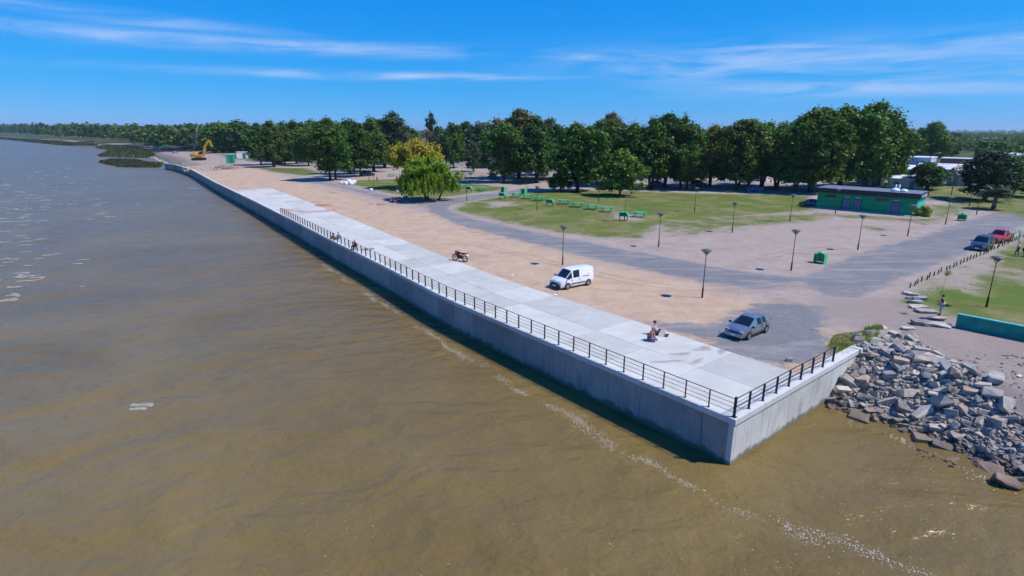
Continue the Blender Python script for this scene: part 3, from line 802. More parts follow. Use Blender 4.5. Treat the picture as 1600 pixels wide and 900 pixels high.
LEAF = {
    'dark':   leafmat('leaf_dark', (0.026, 0.064, 0.007), (0.105, 0.205, 0.020)),
    'mid':    leafmat('leaf_mid', (0.040, 0.090, 0.008), (0.150, 0.255, 0.024)),
    'grey':   leafmat('leaf_grey', (0.035, 0.06, 0.025), (0.10, 0.14, 0.06)),
    'willow': leafmat('leaf_willow', (0.15, 0.29, 0.012), (0.34, 0.52, 0.035), .45),
    'yellow': leafmat('leaf_yellow', (0.19, 0.18, 0.010), (0.42, 0.37, 0.03), .25),
    'lime':   leafmat('leaf_lime', (0.11, 0.15, 0.010), (0.26, 0.30, 0.025), .3),
    'brown':  leafmat('leaf_brown', (0.08, 0.07, 0.015), (0.22, 0.165, 0.05), .25),
    'conifer': leafmat('leaf_conifer', (0.008, 0.022, 0.006), (0.032, 0.062, 0.016), .15),
    'reed':   leafmat('leaf_reed', (0.040, 0.050, 0.014), (0.095, 0.105, 0.035), .15),
    'palm':   leafmat('leaf_palm', (0.05, 0.08, 0.03), (0.14, 0.18, 0.08), .15),
    'drypalm': leafmat('leaf_drypalm', (0.13, 0.08, 0.035), (0.28, 0.18, 0.09), .1),
    'weed':   leafmat('leaf_weed', (0.14, 0.20, 0.025), (0.36, 0.40, 0.08), .35),
}
M_BARK = mat('bark', (0.085, 0.065, 0.05), .95, .5, 4, bump=.5, spec=.1)
M_BARKP = mat('bark_pale', (0.20, 0.17, 0.14), .95, .4, 4, bump=.4, spec=.1)

# crown prototypes: name -> (nominal height, nominal half width, crown mesh, trunk mesh)
PROTO = {}
def add_proto(key, h, R, z0, prof, n_cl, per, cl_r, leaf, fork=1, r0=.3, hollow=.45, lean=0.0, up=.5, bark=None, tt=.62, lump=.18, seed=0):
    pts, nr, cl = crown_points(prof, z0, h-cl_r*.6, R-cl_r*.5, n_cl, per, cl_r, lean, hollow, lump)
    me = quads_mesh('crown', leaf_quads(pts, leaf, nr, up), None)
    limbs = [cl[i] for i in RNG.choice(len(cl), min(len(cl), 12), replace=False)]
    tm = limb_mesh(h, r0, limbs, tt, lean, fork, seed).mesh('trunk', bark or M_BARK)
    PROTO[key] = (h, R, me, tm)
oval = lambda u: math.sin(PI*min(1, .16+.84*u)**.85)**.6 if u < 1 else 0
pear = lambda u: (.55+.45*math.sin(PI*u*.85+.3)) * (1 if u < .72 else max(0.12, 1-(u-.72)/.30))
dome = lambda u: math.sqrt(max(0, 1-(u*1.0)**2.2))*.95+.05
taper = lambda u: .55+.45*math.sin(PI*min(1, u*1.25+.12)) if u < .45 else max(.14, 1-(u-.45)/.62)
spire = lambda u: max(.08, 1-u*.92)
for i in range(5):
    add_proto('poplar%d' % i, 19, 5.0+.4*i*.5, 3.4, (pear, taper)[i % 2], 190, 46, 1.12, .46, fork=1 + i % 2, r0=.36, seed=i, lump=.28)
for i in range(3):
    add_proto('tall%d' % i, 21, 6.2, 3.2, lambda u: .7+.3*math.sin(PI*u) if u < .8 else max(.2, 1-(u-.8)/.26), 230, 50, 1.2, .48, fork=2+i % 2, r0=.38, seed=10+i, lump=.28)
for i in range(3):
    add_proto('round%d' % i, 9.5, 4.2, 1.6, oval, 110, 52, .80, .36, fork=1+i % 3, r0=.22, seed=20+i)
for i in range(4):
    add_proto('back%d' % i, 14, 5.2, 1.5, oval, 100, 28, 1.25, .75, r0=.3, seed=30+i)
add_proto('lacy', 20, 4.6, 9.5, oval, 34, 80, 1.15, .45, r0=.3, fork=2, seed=40, hollow=.2)
add_proto('umbrella', 10.5, 7.2, 5.6, lambda u: math.sqrt(max(0, 1-(u)**2))*.97+.03, 150, 120, 1.0, .36, fork=3, r0=.26, seed=41, hollow=.3, lump=.1)
add_proto('conifer', 11, 3.3, 0.8, spire, 90, 90, 1.0, .38, r0=.28, seed=42)
add_proto('bush', 3.0, 2.2, 0.2, dome, 34, 80, .62, .26, r0=.08, seed=43, fork=3)
# weeping willow
def willow_proto():
    h, R = 9.3, 6.0; Q = []; tips = []
    for k in range(330):
        a = RNG.uniform(0, 6.283); rr = R*math.sqrt(RNG.uniform(.02, 1))*(1+.16*math.sin(3*a+1)+.12*math.sin(5*a)+RNG.normal(0, .05)); zt = h*(.93-.36*min(1.3, rr/R)**2.2) - RNG.uniform(0, 1.4)
        x, y = rr*math.cos(a), rr*math.sin(a); ln = RNG.uniform(1.3, 3.2) + RNG.uniform(.6, 2.4)*(rr/R)**2
        n = int(ln*11); t = np.linspace(0, 1, n); sw = RNG.normal(0, .35, 2)
        C = np.stack([x*(1+.05*t)+sw[0]*t**2, y*(1+.05*t)+sw[1]*t**2, zt-ln*t + 0.5*np.sin(PI*np.minimum(1, t*1.6))*.6], 1)
        C += RNG.normal(0, .10, C.shape); Q.append(C); tips.append((x, y, zt))
    C = np.concatenate(Q); C = C[C[:, 2] > 1.9]
    n = len(C); nv = unit(n); nv[:, 2] = np.abs(nv[:, 2])*.8; nv /= np.linalg.norm(nv, axis=1)[:, None]
    t = np.tile(np.array([0, 0, -1.0]), (n, 1)) + RNG.normal(0, .28, (n, 3)); b = np.cross(nv, t); b /= np.linalg.norm(b, axis=1)[:, None]
    s = RNG.uniform(.6, 1.3, n)[:, None]; t = t*s*.34; b = b*s*.13
    pts_, nr_, _ = crown_points(lambda u: math.sqrt(max(0, 1-u**2.2))*.9+.1, 3.4, h-.3, R*.92, 85, 60, .95, 0, .35, .2)
    me = quads_mesh('crown', np.concatenate([np.stack([C-t, C-b, C+t, C+b], 1), leaf_quads(pts_, .34, nr_, .5, 2.0)]), None)
    mb = limb_mesh(h, .26, [tips[i] for i in RNG.choice(len(tips), 14, replace=False)], .6, 0, 2, 3)
    mb.tube([(2.6, -.6, -.1), (2.9, -.5, .8), (3.8, -.2, 2.4), (4.4, 0, 4.2)], [.24, .19, .15, .08], 7)
    PROTO['willow'] = (h, R, me, mb.mesh('trunk', M_BARK))
willow_proto()
CROWN_CACHE = {}
def tree(kind, loc, h, w=None, leaf='dark', label=None, group=None, name='tree', rz=None, cat='tree'):
    H0, R0, cm, tm = PROTO[kind]
    k = h/H0; kw = k if w is None else w/R0
    kw = max(.6*k, min(1.6*k, kw*1.18))
    o = empty(name, loc, random.uniform(0, 6.28) if rz is None else rz, label, cat, group)
    key = (kind, leaf)
    if key not in CROWN_CACHE:
        c = cm.copy(); setmat(c, LEAF[leaf]); CROWN_CACHE[key] = c
    for nm, me in (('crown', CROWN_CACHE[key]), ('trunk', tm)):
        p = bpy.data.objects.new(nm, me); link(p, o); p.scale = (kw, kw, k)
    return o

# ---- park trees: (x, y of the foot on the photo, y of the top, half width m, kind, leaf)
ORD = ['first', 'second', 'third', 'fourth', 'fifth', 'sixth', 'seventh', 'eighth', 'ninth', 'tenth', 'eleventh', 'twelfth', 'thirteenth', 'fourteenth',
       'fifteenth', 'sixteenth', 'seventeenth', 'eighteenth', 'nineteenth', 'twentieth']
def row(lst, what, group):
    lst = sorted(lst)
    for i, (x, yb, yt, w, kind, leaf) in enumerate(lst):
        p = P(x, yb); tree(kind, p, hgt(x, yb, yt), w, leaf, '%s, %s from the left' % (what, ORD[i]) if i < 20 else what, group, name='park_tree')
row([(408, 258, 191, 4.6, 'poplar0', 'dark'), (427, 261, 189, 4.8, 'poplar1', 'dark'), (446, 257, 191, 5, 'poplar2', 'dark'), (464, 256, 187, 5, 'poplar3', 'dark'),
     (483, 259, 195, 5, 'poplar4', 'dark'), (515, 282, 183, 4.6, 'poplar0', 'dark'), (524, 281, 181, 4.8, 'poplar2', 'dark'), (547, 272, 187, 5, 'poplar1', 'dark'),
     (563, 276, 189, 4.4, 'poplar4', 'dark'), (584, 268, 182, 5.2, 'poplar3', 'dark'), (600, 262, 186, 5.5, 'tall0', 'dark')],
    'dark green broadleaf tree in the grove left of the willow', 'trees in the left grove')
row([(787, 285, 193, 5.2, 'tall0', 'dark'), (812, 279, 171, 6.2, 'tall1', 'brown'), (837, 285, 184, 5.0, 'poplar1', 'dark'), (856, 274, 182, 5.0, 'poplar4', 'grey'), (872, 280, 189, 5.2, 'poplar2', 'dark'),
     (903, 299, 192, 5.0, 'tall2', 'dark'), (938, 286, 187, 5.2, 'poplar0', 'dark'), (955, 290, 189, 5.2, 'tall1', 'dark'), (985, 292, 191, 5.4, 'poplar3', 'mid'),
     (1018, 295, 184, 4.8, 'poplar1', 'dark'), (1038, 291, 177, 4.8, 'tall0', 'dark'), (1062, 293, 175, 4.6, 'poplar2', 'dark'), (1074, 296, 215, 4.2, 'poplar4', 'dark'),
     (1151, 297, 186, 5.0, 'tall2', 'dark'), (1170, 294, 185, 5.2, 'poplar0', 'dark'), (1190, 291, 190, 5.0, 'poplar3', 'mid'), (1214, 294, 194, 4.8, 'poplar1', 'mid')],
    'dark leafy tree in the park row behind the picnic lawn', 'trees behind the picnic lawn')
row([(1243, 301, 182, 4.6, 'tall1', 'dark'), (1268, 300, 167, 6.0, 'tall0', 'dark'), (1312, 296, 165, 6.2, 'tall2', 'mid'), (1350, 294, 160, 6.0, 'tall1', 'mid'), (1372, 291, 172, 5.2, 'poplar2', 'mid'),
     (1388, 287, 208, 4.6, 'poplar4', 'mid')],
    'very tall green tree beside and behind the green building', 'tall trees by the green building')
tree('willow', P(667, 313), hgt(667, 313, 247), 5.0, 'willow', 'bright green weeping willow beside the lane', name='willow_tree', rz=0.1)
tree('umbrella', P(652, 294), hgt(652, 294, 219), 6.3, 'yellow', 'wide tree in yellow flower behind the willow', name='flowering_tree', rz=1.0)
tree('round0', P(969, 306), hgt(969, 306, 233), 4.4, 'mid', 'medium green tree standing forward on the picnic lawn', name='park_tree', rz=2)
tree('round1', P(875, 299), hgt(875, 299, 267), 2.4, 'mid', 'small bushy tree in the shade beside the lane end', name='park_tree', rz=1)
tree('poplar3', P(1108, 290), hgt(1108, 290, 194), 5.2, 'lime', 'yellow green tree among dark park trees', name='park_tree', rz=0.4)
tree('lacy', P(620, 262), hgt(620, 262, 175), 6.4, 'grey', 'airy tall tree rising above the grove with blue sky gaps', name='park_tree')
tree('lacy', P(676, 258), hgt(676, 258, 176), 2.8, 'grey', 'slender lone treetop above the yellow tree', name='park_tree')
tree('tall1', P(952, 258), hgt(952, 258, 176), 5.0, 'brown', 'tall brownish treetop behind the middle of the park row', name='park_tree')
tree('round2', P(1448, 296), hgt(1448, 296, 253), 4.2, 'dark', 'round dark tree behind the green building near the street lamp', name='round_tree')
tree('tall0', P(1537, 313), hgt(1537, 313, 236), 4.4, 'conifer', 'nearly black conifer at the street corner on the right', name='conifer_tree')
tree('round1', P(1580, 306), hgt(1580, 306, 253), 5.0, 'mid', 'green bushy tree at the right edge beside the black conifer', name='round_tree')
tree('tall2', P(1450, 256), hgt(1450, 256, 190), 5.2, 'mid', 'large lone tree rising above the houses on the right', name='round_tree')
tree('back2', P(1420, 258), hgt(1420, 258, 204), 4.6, 'dark', 'dark tree behind the pale two storey house', name='round_tree')
tree('bush', P(1441, 338), 1.9, 1.2, 'weed', 'sunlit bush against the end wall of the green building', name='bush', cat='bush')
tree('round2', P(740, 268), hgt(740, 268, 222), 2.8, 'grey', 'slim grey green street tree right of the yellow tree', name='park_tree')
tree('round0', P(709, 262), hgt(709, 262, 192), 4.6, 'mid', 'tree with rounded top between the yellow tree and the dark blue house', name='park_tree')
# ---- palms
def palm(loc, h, r_, leaf, label, nfr=34, droop=1.0, trunk_r=.22, name='palm_tree'):
    o = empty(name, loc, random.random()*6, label, 'palm'); Q = []
    for i in range(nfr):
        a = 2*PI*i/nfr*3.7; el = RNG.uniform(-.5, 1.25); n = 16; t = np.linspace(0.05, 1, n); L_ = r_*RNG.uniform(.85, 1.1)
        hx = L_*t*math.cos(el*.8); z = L_*t*math.sin(el) - droop*L_*.55*t**2.2
        for s_ in (-1, 1):
            base = np.stack([hx*math.cos(a), hx*math.sin(a), z], 1)
            side = np.array([-math.sin(a), math.cos(a), 0])*s_; w = L_*.24*np.sin(PI*np.minimum(1, t*.85+.12))
            tip = base + side*w[:, None] + np.array([0, 0, -.35])*w[:, None] + np.stack([np.cos(a)*w*.5, np.sin(a)*w*.5, 0*w], 1)
            nb = base + np.array([math.cos(a), math.sin(a), 0])*L_*.05
            Q.append(np.stack([base, nb, tip, tip*.6+base*.4], 1))
    me = quads_mesh('fronds', np.concatenate(Q), LEAF[leaf]); c = bpy.data.objects.new('crown', me); link(c, o); c.location = (0, 0, h)
    MB().tube([(0, 0, -.1), (0.05, 0, h*.3), (0, .05, h*.7), (0, 0, h+.1)], [trunk_r*1.5, trunk_r*1.1, trunk_r, trunk_r*1.15], 9).build('trunk', M_BARKP, o)
    return o
palm(P(1551, 327), 3.2, 3.2, 'palm', 'short feathery palm at the street corner below the conifer', 80, .9, .26)
palm(P(629, 258), hgt(629, 258, 210), 4.6, 'drypalm', 'brownish palm top above the yellow flowering tree', 40, 1.3)
palm(P(668, 262), hgt(668, 262, 208), 3.4, 'drypalm', 'smaller brownish palm just right of the airy tall tree', 30, 1.3)
palm(P(697, 262), hgt(697, 262, 222), 4.2, 'drypalm', 'drooping brownish palm right of the yellow tree', 36, 1.5)
palm(P(1487, 246), hgt(1487, 246, 210), 3.6, 'conifer', 'dark fan palm standing above the far houses', 34, 1.2)
# ---- trees along and beyond the street
G_BACK = 'background trees beyond the street'
def back(n, xr, yr, hr, leaves, label, group, seed):
    r_ = random.Random(seed)
    for i in range(n):
        x = r_.uniform(*xr); y = yr[0] + (yr[1]-yr[0])*r_.random()
        p = P(x, y); h_ = r_.uniform(*hr) if hr[1] < 60 else min(24, hgt(x, y, r_.uniform(*hr)))
        tree('back%d' % r_.randrange(4), p, h_, None, r_.choice(leaves), label, group, name='background_tree', rz=r_.random()*6)
back(12, (330, 400), (231, 240), (187, 197), ['dark', 'mid'], 'dark green tree in the wood behind the site huts', 'wood behind the site huts', 6)
back(36, (400, 620), (234, 253), (187, 199), ['dark', 'dark', 'mid'], 'dark green tree in the wood behind the left grove', 'wood behind the left grove', 1)
back(60, (620, 1250), (231, 252), (190, 201), ['dark', 'mid', 'dark', 'grey'], 'green tree beyond the street behind the park row', G_BACK, 2)
back(22, (1385, 1480), (228, 246), (7, 11), ['dark', 'mid'], 'garden tree among the houses left of the red brick house', 'garden trees among the houses', 3)
back(30, (1480, 1680), (226, 250), (6, 10), ['mid', 'mid', 'dark'], 'low green tree in the gardens right of the red brick house', 'garden trees on the far right', 4)
# ---- far woods, one mass
def far_wood(name, regions, leaf, label=None):
    Q = []
    r_ = np.random.default_rng(5)
    for (n, fx, fy, hh) in regions:
        for i in range(n):
            t = r_.uniform(); p = P(fx(t), fy(t, r_.uniform())); h = r_.uniform(*hh) if hh[1] < 60 else min(36, hgt(fx(t), max(fy(t, 0), 210), r_.uniform(*hh))); R = min(h*.42, 9)
            z0 = max(-2.6, ground_z(p.x, p.y)) if p.x < -100 else 0.0
            m = 110; d = r_.normal(size=(m, 3)); d /= np.linalg.norm(d, axis=1)[:, None]; d[:, 2] = np.abs(d[:, 2])*1.0 - .12
            q = d*np.array([R, R, h*.62])*r_.uniform(.72, 1.08, m)[:, None] + np.array([p.x, p.y, z0+h*.34])
            Q.append((q, d, h))
    Vs = np.concatenate([leaf_quads(q, .115*h, d, .5, 1.3) for q, d, h in Q])
    o = link(bpy.data.objects.new(name, quads_mesh(name, Vs, LEAF[leaf]))); return tag(o, kind='stuff')
lerp = lambda a, b, t: a+(b-a)*t
def yl(t, k):       # behind the left shore
    x = lerp(-150, 400, t); base = float(np.interp(x, [-150, 0, 110, 200, 260, 400], [211.5, 213.5, 222, 227, 236, 240])); return lerp(base-2.5, max(209.5, base-12), k)
o = far_wood('far_wood', [(620, lambda t: lerp(-150, 400, t), yl, (187, 197))], 'dark')
o2 = far_wood('far_wood', [(420, lambda t: lerp(380, 1450, t), lambda t, k: lerp(222, 210, k), (13, 19)),
                           (1500, lambda t: lerp(1330, 1720, t), lambda t, k: lerp(238, 206.5, k**.6), (6, 10.5)),
                           (170, lambda t: lerp(1440, 1570, t), lambda t, k: lerp(238, 224, k), (7, 10)),
                           (160, lambda t: lerp(1535, 1720, t), lambda t, k: lerp(275, 238, k), (5, 8)),
                           (420, lambda t: lerp(1720, 2700, t), lambda t, k: lerp(262, 208, k**.6), (6, 11)),
                           (520, lambda t: lerp(-200, 1800, t), lambda t, k: lerp(207, 204.9, k), (14, 21))], 'mid')
# ---- reed beds and weeds
def reeds(name, poly_px, n, hh, leaf, zb, label, cat, kind='stuff', w=.12, world=None):
    pts = world or [(P(x, y, zb).x, P(x, y, zb).y) for x, y in poly_px]; a = np.array(pts); lo, hi = a.min(0), a.max(0); C = []
    while len(C) < n:
        q = RNG.uniform(lo, hi, (n, 2)); ok = inside(q[:, 0], q[:, 1], pts); C += list(q[ok])
    C = np.array(C[:n]); z = np.full(n, zb)
    h = RNG.uniform(*hh, n); an = RNG.uniform(0, 6.28, n); ln = RNG.normal(0, .25, (n, 2))*h[:, None]
    b = np.stack([C[:, 0], C[:, 1], z-.1], 1); t = b + np.stack([ln[:, 0], ln[:, 1], h+.1], 1)
    sd_ = np.stack([np.cos(an), np.sin(an), 0*an], 1)*(w*h)[:, None]
    V = np.stack([b-sd_, b+sd_, t+sd_*.25, t-sd_*.25], 1)
    o = link(bpy.data.objects.new(name, quads_mesh(name, V, LEAF[leaf]))); return tag(o, kind=kind)
reeds('reed_bed', [(148, 231), (165, 227.5), (205, 228), (230, 235), (243, 243), (232, 247), (190, 246), (152, 244.5), (165, 239), (175, 236)], 9000, (.7, 1.7), 'reed', WZ, '', '', w=.45)
reeds('reed_bed', [(153, 254), (175, 249), (210, 250), (230, 254), (255, 256), (250, 262), (215, 262), (185, 261)], 4200, (.5, 1.1), 'reed', WZ, '', '', w=.45)
reeds('reed_bed', [(-40, 214), (0, 215), (60, 219), (110, 223.5), (158, 225), (150, 228), (100, 227.5), (50, 222.5), (0, 217.5), (-40, 215)], 9000, (1.2, 2.4), 'reed', WZ, '', '', w=.6)
wp = [P(1292, 542), P(1302, 524), P(1345, 518), P(1374, 513), P(1382, 520), P(1345, 545), P(1318, 556)]
reeds('weeds', None, 5200, (.04, .16), 'weed', 0, '', '', w=.18, world=[(q.x, q.y) for q in wp])
wq = [P(1345, 530), P(1352, 516), P(1376, 512), P(1380, 521), P(1356, 540)]
reeds('weeds', None, 2200, (.12, .42), 'weed', 0, '', '', w=.10, world=[(q.x, q.y) for q in wq])
# ================================================================== park furniture
M_POLE = mat('lamp_pole_brown', (0.055, 0.035, 0.028), .6, .35, 5)
M_CAPG = mat('lamp_cap_grey', (0.10, 0.105, 0.11), .5, .25)
M_BOWL = mat('lamp_bowl', (0.20, 0.19, 0.17), .2, .1)
def make_lamp():
    o = empty('lamp_post'); 
    MB().tube([(0, 0, -.1), (0, 0, .95), (0, 0, 1.02)], [.085, .085, .05], 10).build('base', M_POLE, o)
    MB().tube([(0, 0, 1.0), (0, 0, 4.02)], [.045, .034], 8).build('pole', M_POLE, o)
    hd = MB()
    for k_ in range(4):
        a = PI/4 + k_*PI/2; c_, s_ = math.cos(a), math.sin(a)
        hd.tube([(0, 0, 3.95), (c_*.12, s_*.12, 4.08), (c_*.40, s_*.40, 4.46)], .018, 5)
    lant = hd.build('lantern', M_POLE, o)
    MB().lathe((0, 0, 0), [(.10, 4.14), (.16, 4.20), (.30, 4.44)], 10).build('bowl', M_BOWL, lant)
    MB().lathe((0, 0, 0), [(.47, 4.44), (.50, 4.47), (.46, 4.51), (.20, 4.60), (.02, 4.62)], 14).build('cap', M_CAPG, lant)
    return o
LAMPS = [  # foot on the photograph, what singles it out
    (1097, 465, 'dark lamp post standing nearest the silver hatchback'), (879, 414, 'dark lamp post beside the white van'),
    (1236, 423, 'dark lamp post left of the double green bin by the junction'), (1340, 391, 'dark lamp post on bare ground left of the wide road'),
    (1541, 480, 'dark lamp post on the right lawn above the teal wall'), (1029, 386, 'dark lamp post at the lower edge of the picnic lawn'),
    (1144, 363, 'dark lamp post in the middle of the patchy lawn'), (1234, 346, 'dark lamp post in front of the tall trees, left of the green building'),
    (1085, 331, 'dark lamp post alone on the far side of the picnic lawn'), (1305, 334, 'dark lamp post in front of the left half of the green building'),
    (975.5, 345, 'dark lamp post beside the rightmost green barbecue'), (839, 328, 'dark lamp post among the left picnic tables on the lawn'),
    (729.5, 314.5, 'dark lamp post at the lane bend right of the willow'), (1418, 369, 'dark lamp post by the road, left of the end of the green building'),
    (1477, 351, 'dark lamp post by the road right of the green building'), (1525.6, 335.5, 'dark lamp post at the road edge left of the small palm'),
    (935.5, 314.5, 'dark lamp post left of the tree standing forward on the lawn'), (1555, 326, 'dark lamp post just right of the small palm'),
    (1514, 323, 'dark lamp post across the lawn left of the small palm'), (585, 299, 'dark lamp post on the grass right of the white bags'),
    (823, 303, 'dark lamp post beside the right upright bin at the lane end'), (736, 299, 'dark lamp post among the tables behind the lane, right of the willow')]
lp = make_lamp()
for i, (x, y, lab) in enumerate(LAMPS):
    o = lp if i == 0 else copy_tree(lp)
    o.location = P(x, y); o.rotation_euler = (random.uniform(-.008, .008), random.uniform(-.008, .008), random.uniform(0, 1.5)); tag(o, lab, 'lamp post', 'lamp posts of the park')
# tall green street lamps
M_GPOLE = mat('street_lamp_green', (0.10, 0.30, 0.17), .5, .2)
M_WHITE = mat('white_paint', (0.78, 0.79, 0.80), .5, .08)
def street_lamp(x, y, ytop, dirx, lab):
    h = hgt(x, y, ytop); o = empty('street_lamp', P(x, y), dirx, lab, 'street lamp', 'curved green street lamps')
    MB().tube([(0, 0, -.1), (0, 0, h*.82), (.25, 0, h*.92), (.9, 0, h*.985), (1.9, 0, h)], [.11, .085, .075, .06, .05], 8).build('pole', M_GPOLE, o)
    MB().box((2.15, 0, h+.0), (.75, .28, .14), taper=.7).build('lamp_head', M_WHITE, o, .03)
street_lamp(1443, 293, 239, -.3, 'tall curved green street lamp behind the green building')
street_lamp(1486, 305, 252, -.2, 'green street lamp in front of the brown gabled house')
street_lamp(741, 262, 220, 3.0, 'street lamp leaning left, left of the dark blue house')
street_lamp(742.5, 263, 222, -.2, 'street lamp leaning right, left of the dark blue house')
street_lamp(992, 290, 215, 2.9, 'street lamp whose white head shows through the park row')

# picnic tables
M_GREEN = mat('green_paint', (0.035, 0.50, 0.22), .5, .22, 4)
M_DGREEN = mat('dark_green_paint', (0.015, 0.20, 0.10), .5, .25, 4)
def make_table():
    o = empty('picnic_table')
    for j in range(4): MB().box((0, -.33+.22*j, .76), (1.9, .20, .05)).build('plank', M_GREEN, o, .006)
    for s_ in (-1, 1):
        for j in range(2): MB().box((0, s_*(.72+.17*j), .44), (1.9, .155, .045)).build('seat_plank', M_GREEN, o, .006)
    for s_ in (-.7, .7):
        f = MB()
        f.bar((s_, -.36, .73), (s_, -.62, 0), .07); f.bar((s_, .36, .73), (s_, .62, 0), .07); f.bar((s_, -.92, .39), (s_, .92, .39), .07); f.bar((s_, -.40, .71), (s_, .40, .71), .06)
        f.build('leg_frame', M_DGREEN, o)
    return o
TABLES = [(807, 308, 'green picnic table right of the leftmost green barbecue'), (824, 310.5, 'green picnic table in front of the right upright bin'),
          (842, 313.5, 'green picnic table just left of the middle barbecue'), (881, 319, 'green picnic table just right of the middle barbecue'),
          (902.5, 323.5, 'green picnic table second right of the middle barbecue'), (925, 327, 'green picnic table third right of the middle barbecue'),
          (948, 331, 'green picnic table just left of the rightmost barbecue'), (999, 339, 'green picnic table at the right end of the lawn row'),
          (752, 298.5, 'green picnic table at the right end of the row behind the lane'), (722, 294, 'green picnic table left of the barbecue behind the lane'),
          (707, 290, 'green picnic table nearest the willow branches on its right'), (697, 288, 'green picnic table half hidden by the right side of the willow'),
          (629, 276, 'green picnic table behind the two standing people left of the willow'), (612, 276, 'green picnic table left of the willow beside the dark car'),
          (641, 274, 'green picnic table touching the left side of the willow crown'), (712, 270, 'green picnic table far behind the willow on its right'),
          (736, 272, 'green picnic table in tree shade left of the blue parked car')]
tb = make_table()
for i, (x, y, lab) in enumerate(TABLES):
    o = tb if i == 0 else copy_tree(tb); o.location = P(x, y); o.rotation_euler = (0, 0, math.radians(-18 + random.uniform(-8, 8))); o.scale = (1.18,)*3; tag(o, lab, 'picnic table', 'green picnic tables')
# barbecues: a deep green box with sloping lid on four legs
def make_bbq():
    o = empty('barbecue')
    MB().prism_xz([(-.75, .70), (.75, .70), (.75, 1.05), (.45, 1.42), (-.75, 1.42)], -.42, .42).build('hood', M_GREEN, o, .02)
    MB().box((0, -.43, 1.02), (1.2, .02, .45)).build('opening', M_DGREEN, o)
    MB().box((.95, 0, .82), (.5, .8, .05)).build('side_shelf', M_GREEN, o, .008)
    for sx_ in (-.66, .66):
        for sy_ in (-.34, .34): MB().box((sx_, sy_, .36), (.07, .07, .72)).build('leg', M_DGREEN, o)
    return o
bq = make_bbq()
for i, (x, y, lab) in enumerate([(785, 311, 'leftmost green barbecue box on legs, at the lane edge'), (859, 322, 'middle green barbecue box on legs in the lawn row'),
                                 (974, 344, 'rightmost green barbecue box on legs in the lawn row'), (733, 300, 'green barbecue box behind the lane, right of the willow')]):
    o = bq if i == 0 else copy_tree(bq); o.location = P(x, y); o.rotation_euler = (0, 0, math.radians(-20)); tag(o, lab, 'barbecue', 'green barbecues')
# bins: two hoppers hung between green side plates
M_LGREEN = mat('bright_green_paint', (0.10, 0.50, 0.20), .45, .15, 4)
def make_bin():
    o = empty('waste_bin')
    for s_ in (-.52, .52): MB().prism([(-.32, s_-.02), (.32, s_-.02), (.32, s_+.02), (-.32, s_+.02)], 0, 1.02).build('side_plate', M_LGREEN, o, .01)
    for s_ in (-.25, .25): MB().box((0, s_, .55), (.40, .42, .70), taper=1.2).build('hopper', M_DGREEN, o, .02)
    MB().lathe((0, 0, .98), [(.30, 0), (.28, .12), (.12, .22), (.01, .24)], 12).build('lid', M_LGREEN, o)
    MB().box((0, 0, .04), (.5, 1.06, .06)).build('base', M_DGREEN, o)
    return o
bn = make_bin()
for i, (x, y, lab, k_) in enumerate([(1281, 411, 'bright green double bin beside the wide road junction', 1.15), (1503, 345, 'bright green bin at the road edge right of the green building', 1.15),
                                     (787, 300, 'upright green bin left of the lane end', 1.25), (819, 303, 'upright green bin right of the lane end', 1.25)]):
    o = bn if i == 0 else copy_tree(bn); o.location = P(x, y); o.scale = (k_,)*3; o.rotation_euler = (0, 0, math.radians(35)); tag(o, lab, 'bin', 'green park bins')

# wooden bollards along the right lawn
M_BOL = mat('green_bollard', (0.06, 0.15, 0.06), .85, .4, 6)
bolls = Line([P(1421, 450), P(1448, 437), P(1486, 419), P(1531, 400), P(1574, 381), P(1606, 366)])
bm_ = MB().tube([(0, 0, -.1), (0, 0, .54), (0, 0, .60)], [.065, .06, .04], 8).mesh('wooden_bollard', M_BOL)
nb = int(bolls.L/1.25)
for i in range(nb):
    o = link(bpy.data.objects.new('wooden_bollard', bm_)); o.location = bolls.at(i*1.25) + Vector((random.uniform(-.08, .08), random.uniform(-.08, .08), 0)); o.rotation_euler = (random.uniform(-.09, .09), random.uniform(-.09, .09), 0)
    o.scale = (1, 1, random.uniform(.85, 1.1))
    nth = ORD[i] if i < 20 else '%d%s' % (i+1, {1: 'st', 2: 'nd', 3: 'rd'}.get((i+1) % 10, 'th'))
    tag(o, 'green wooden bollard along the right lawn, %s counting from the stone row' % nth, 'bollard', 'bollards along the right lawn')
# green playground arch at the right edge
o = empty('green_arch', P(1596, 377), .5, 'bright green metal arch at the right edge behind the bollards', 'climbing frame')
for k_ in range(2):
    MB().tube([Vector((1.0*math.cos(PI*t/10), k_*.7, 1.5*math.sin(PI*t/10))) for t in range(11)], .05, 6).build('hoop', M_GREEN, o)
for t in range(1, 10, 2): MB().tube([(1.0*math.cos(PI*t/10), 0, 1.5*math.sin(PI*t/10)), (1.0*math.cos(PI*t/10), .7, 1.5*math.sin(PI*t/10))], .03, 5).build('rung', M_GREEN, o)

# teal low wall
M_TEAL = mat('teal_paint', (0.010, 0.25, 0.185), .7, .28, 1.2, bump=.2)
M_TEALT = mat('teal_cap_sunlit', (0.10, 0.48, 0.44), .7, .2, 2)  # lighter teal: sunlight on the wall top put into the colour
ta, tbp = P(1492, 511), P(1600, 533); td = (tbp-ta).normalized(); tL = 16.0
tw = empty('low_wall', ta, math.atan2(td.y, td.x), 'low teal painted wall at the right edge above the rocks', 'wall')
MB().box((tL/2, .15, .50), (tL, .22, 1.06)).build('panel', M_TEAL, tw, .01)
MB().box((tL/2, .15, 1.07), (tL+.04, .28, .08)).build('cap', M_TEALT, tw, .01)

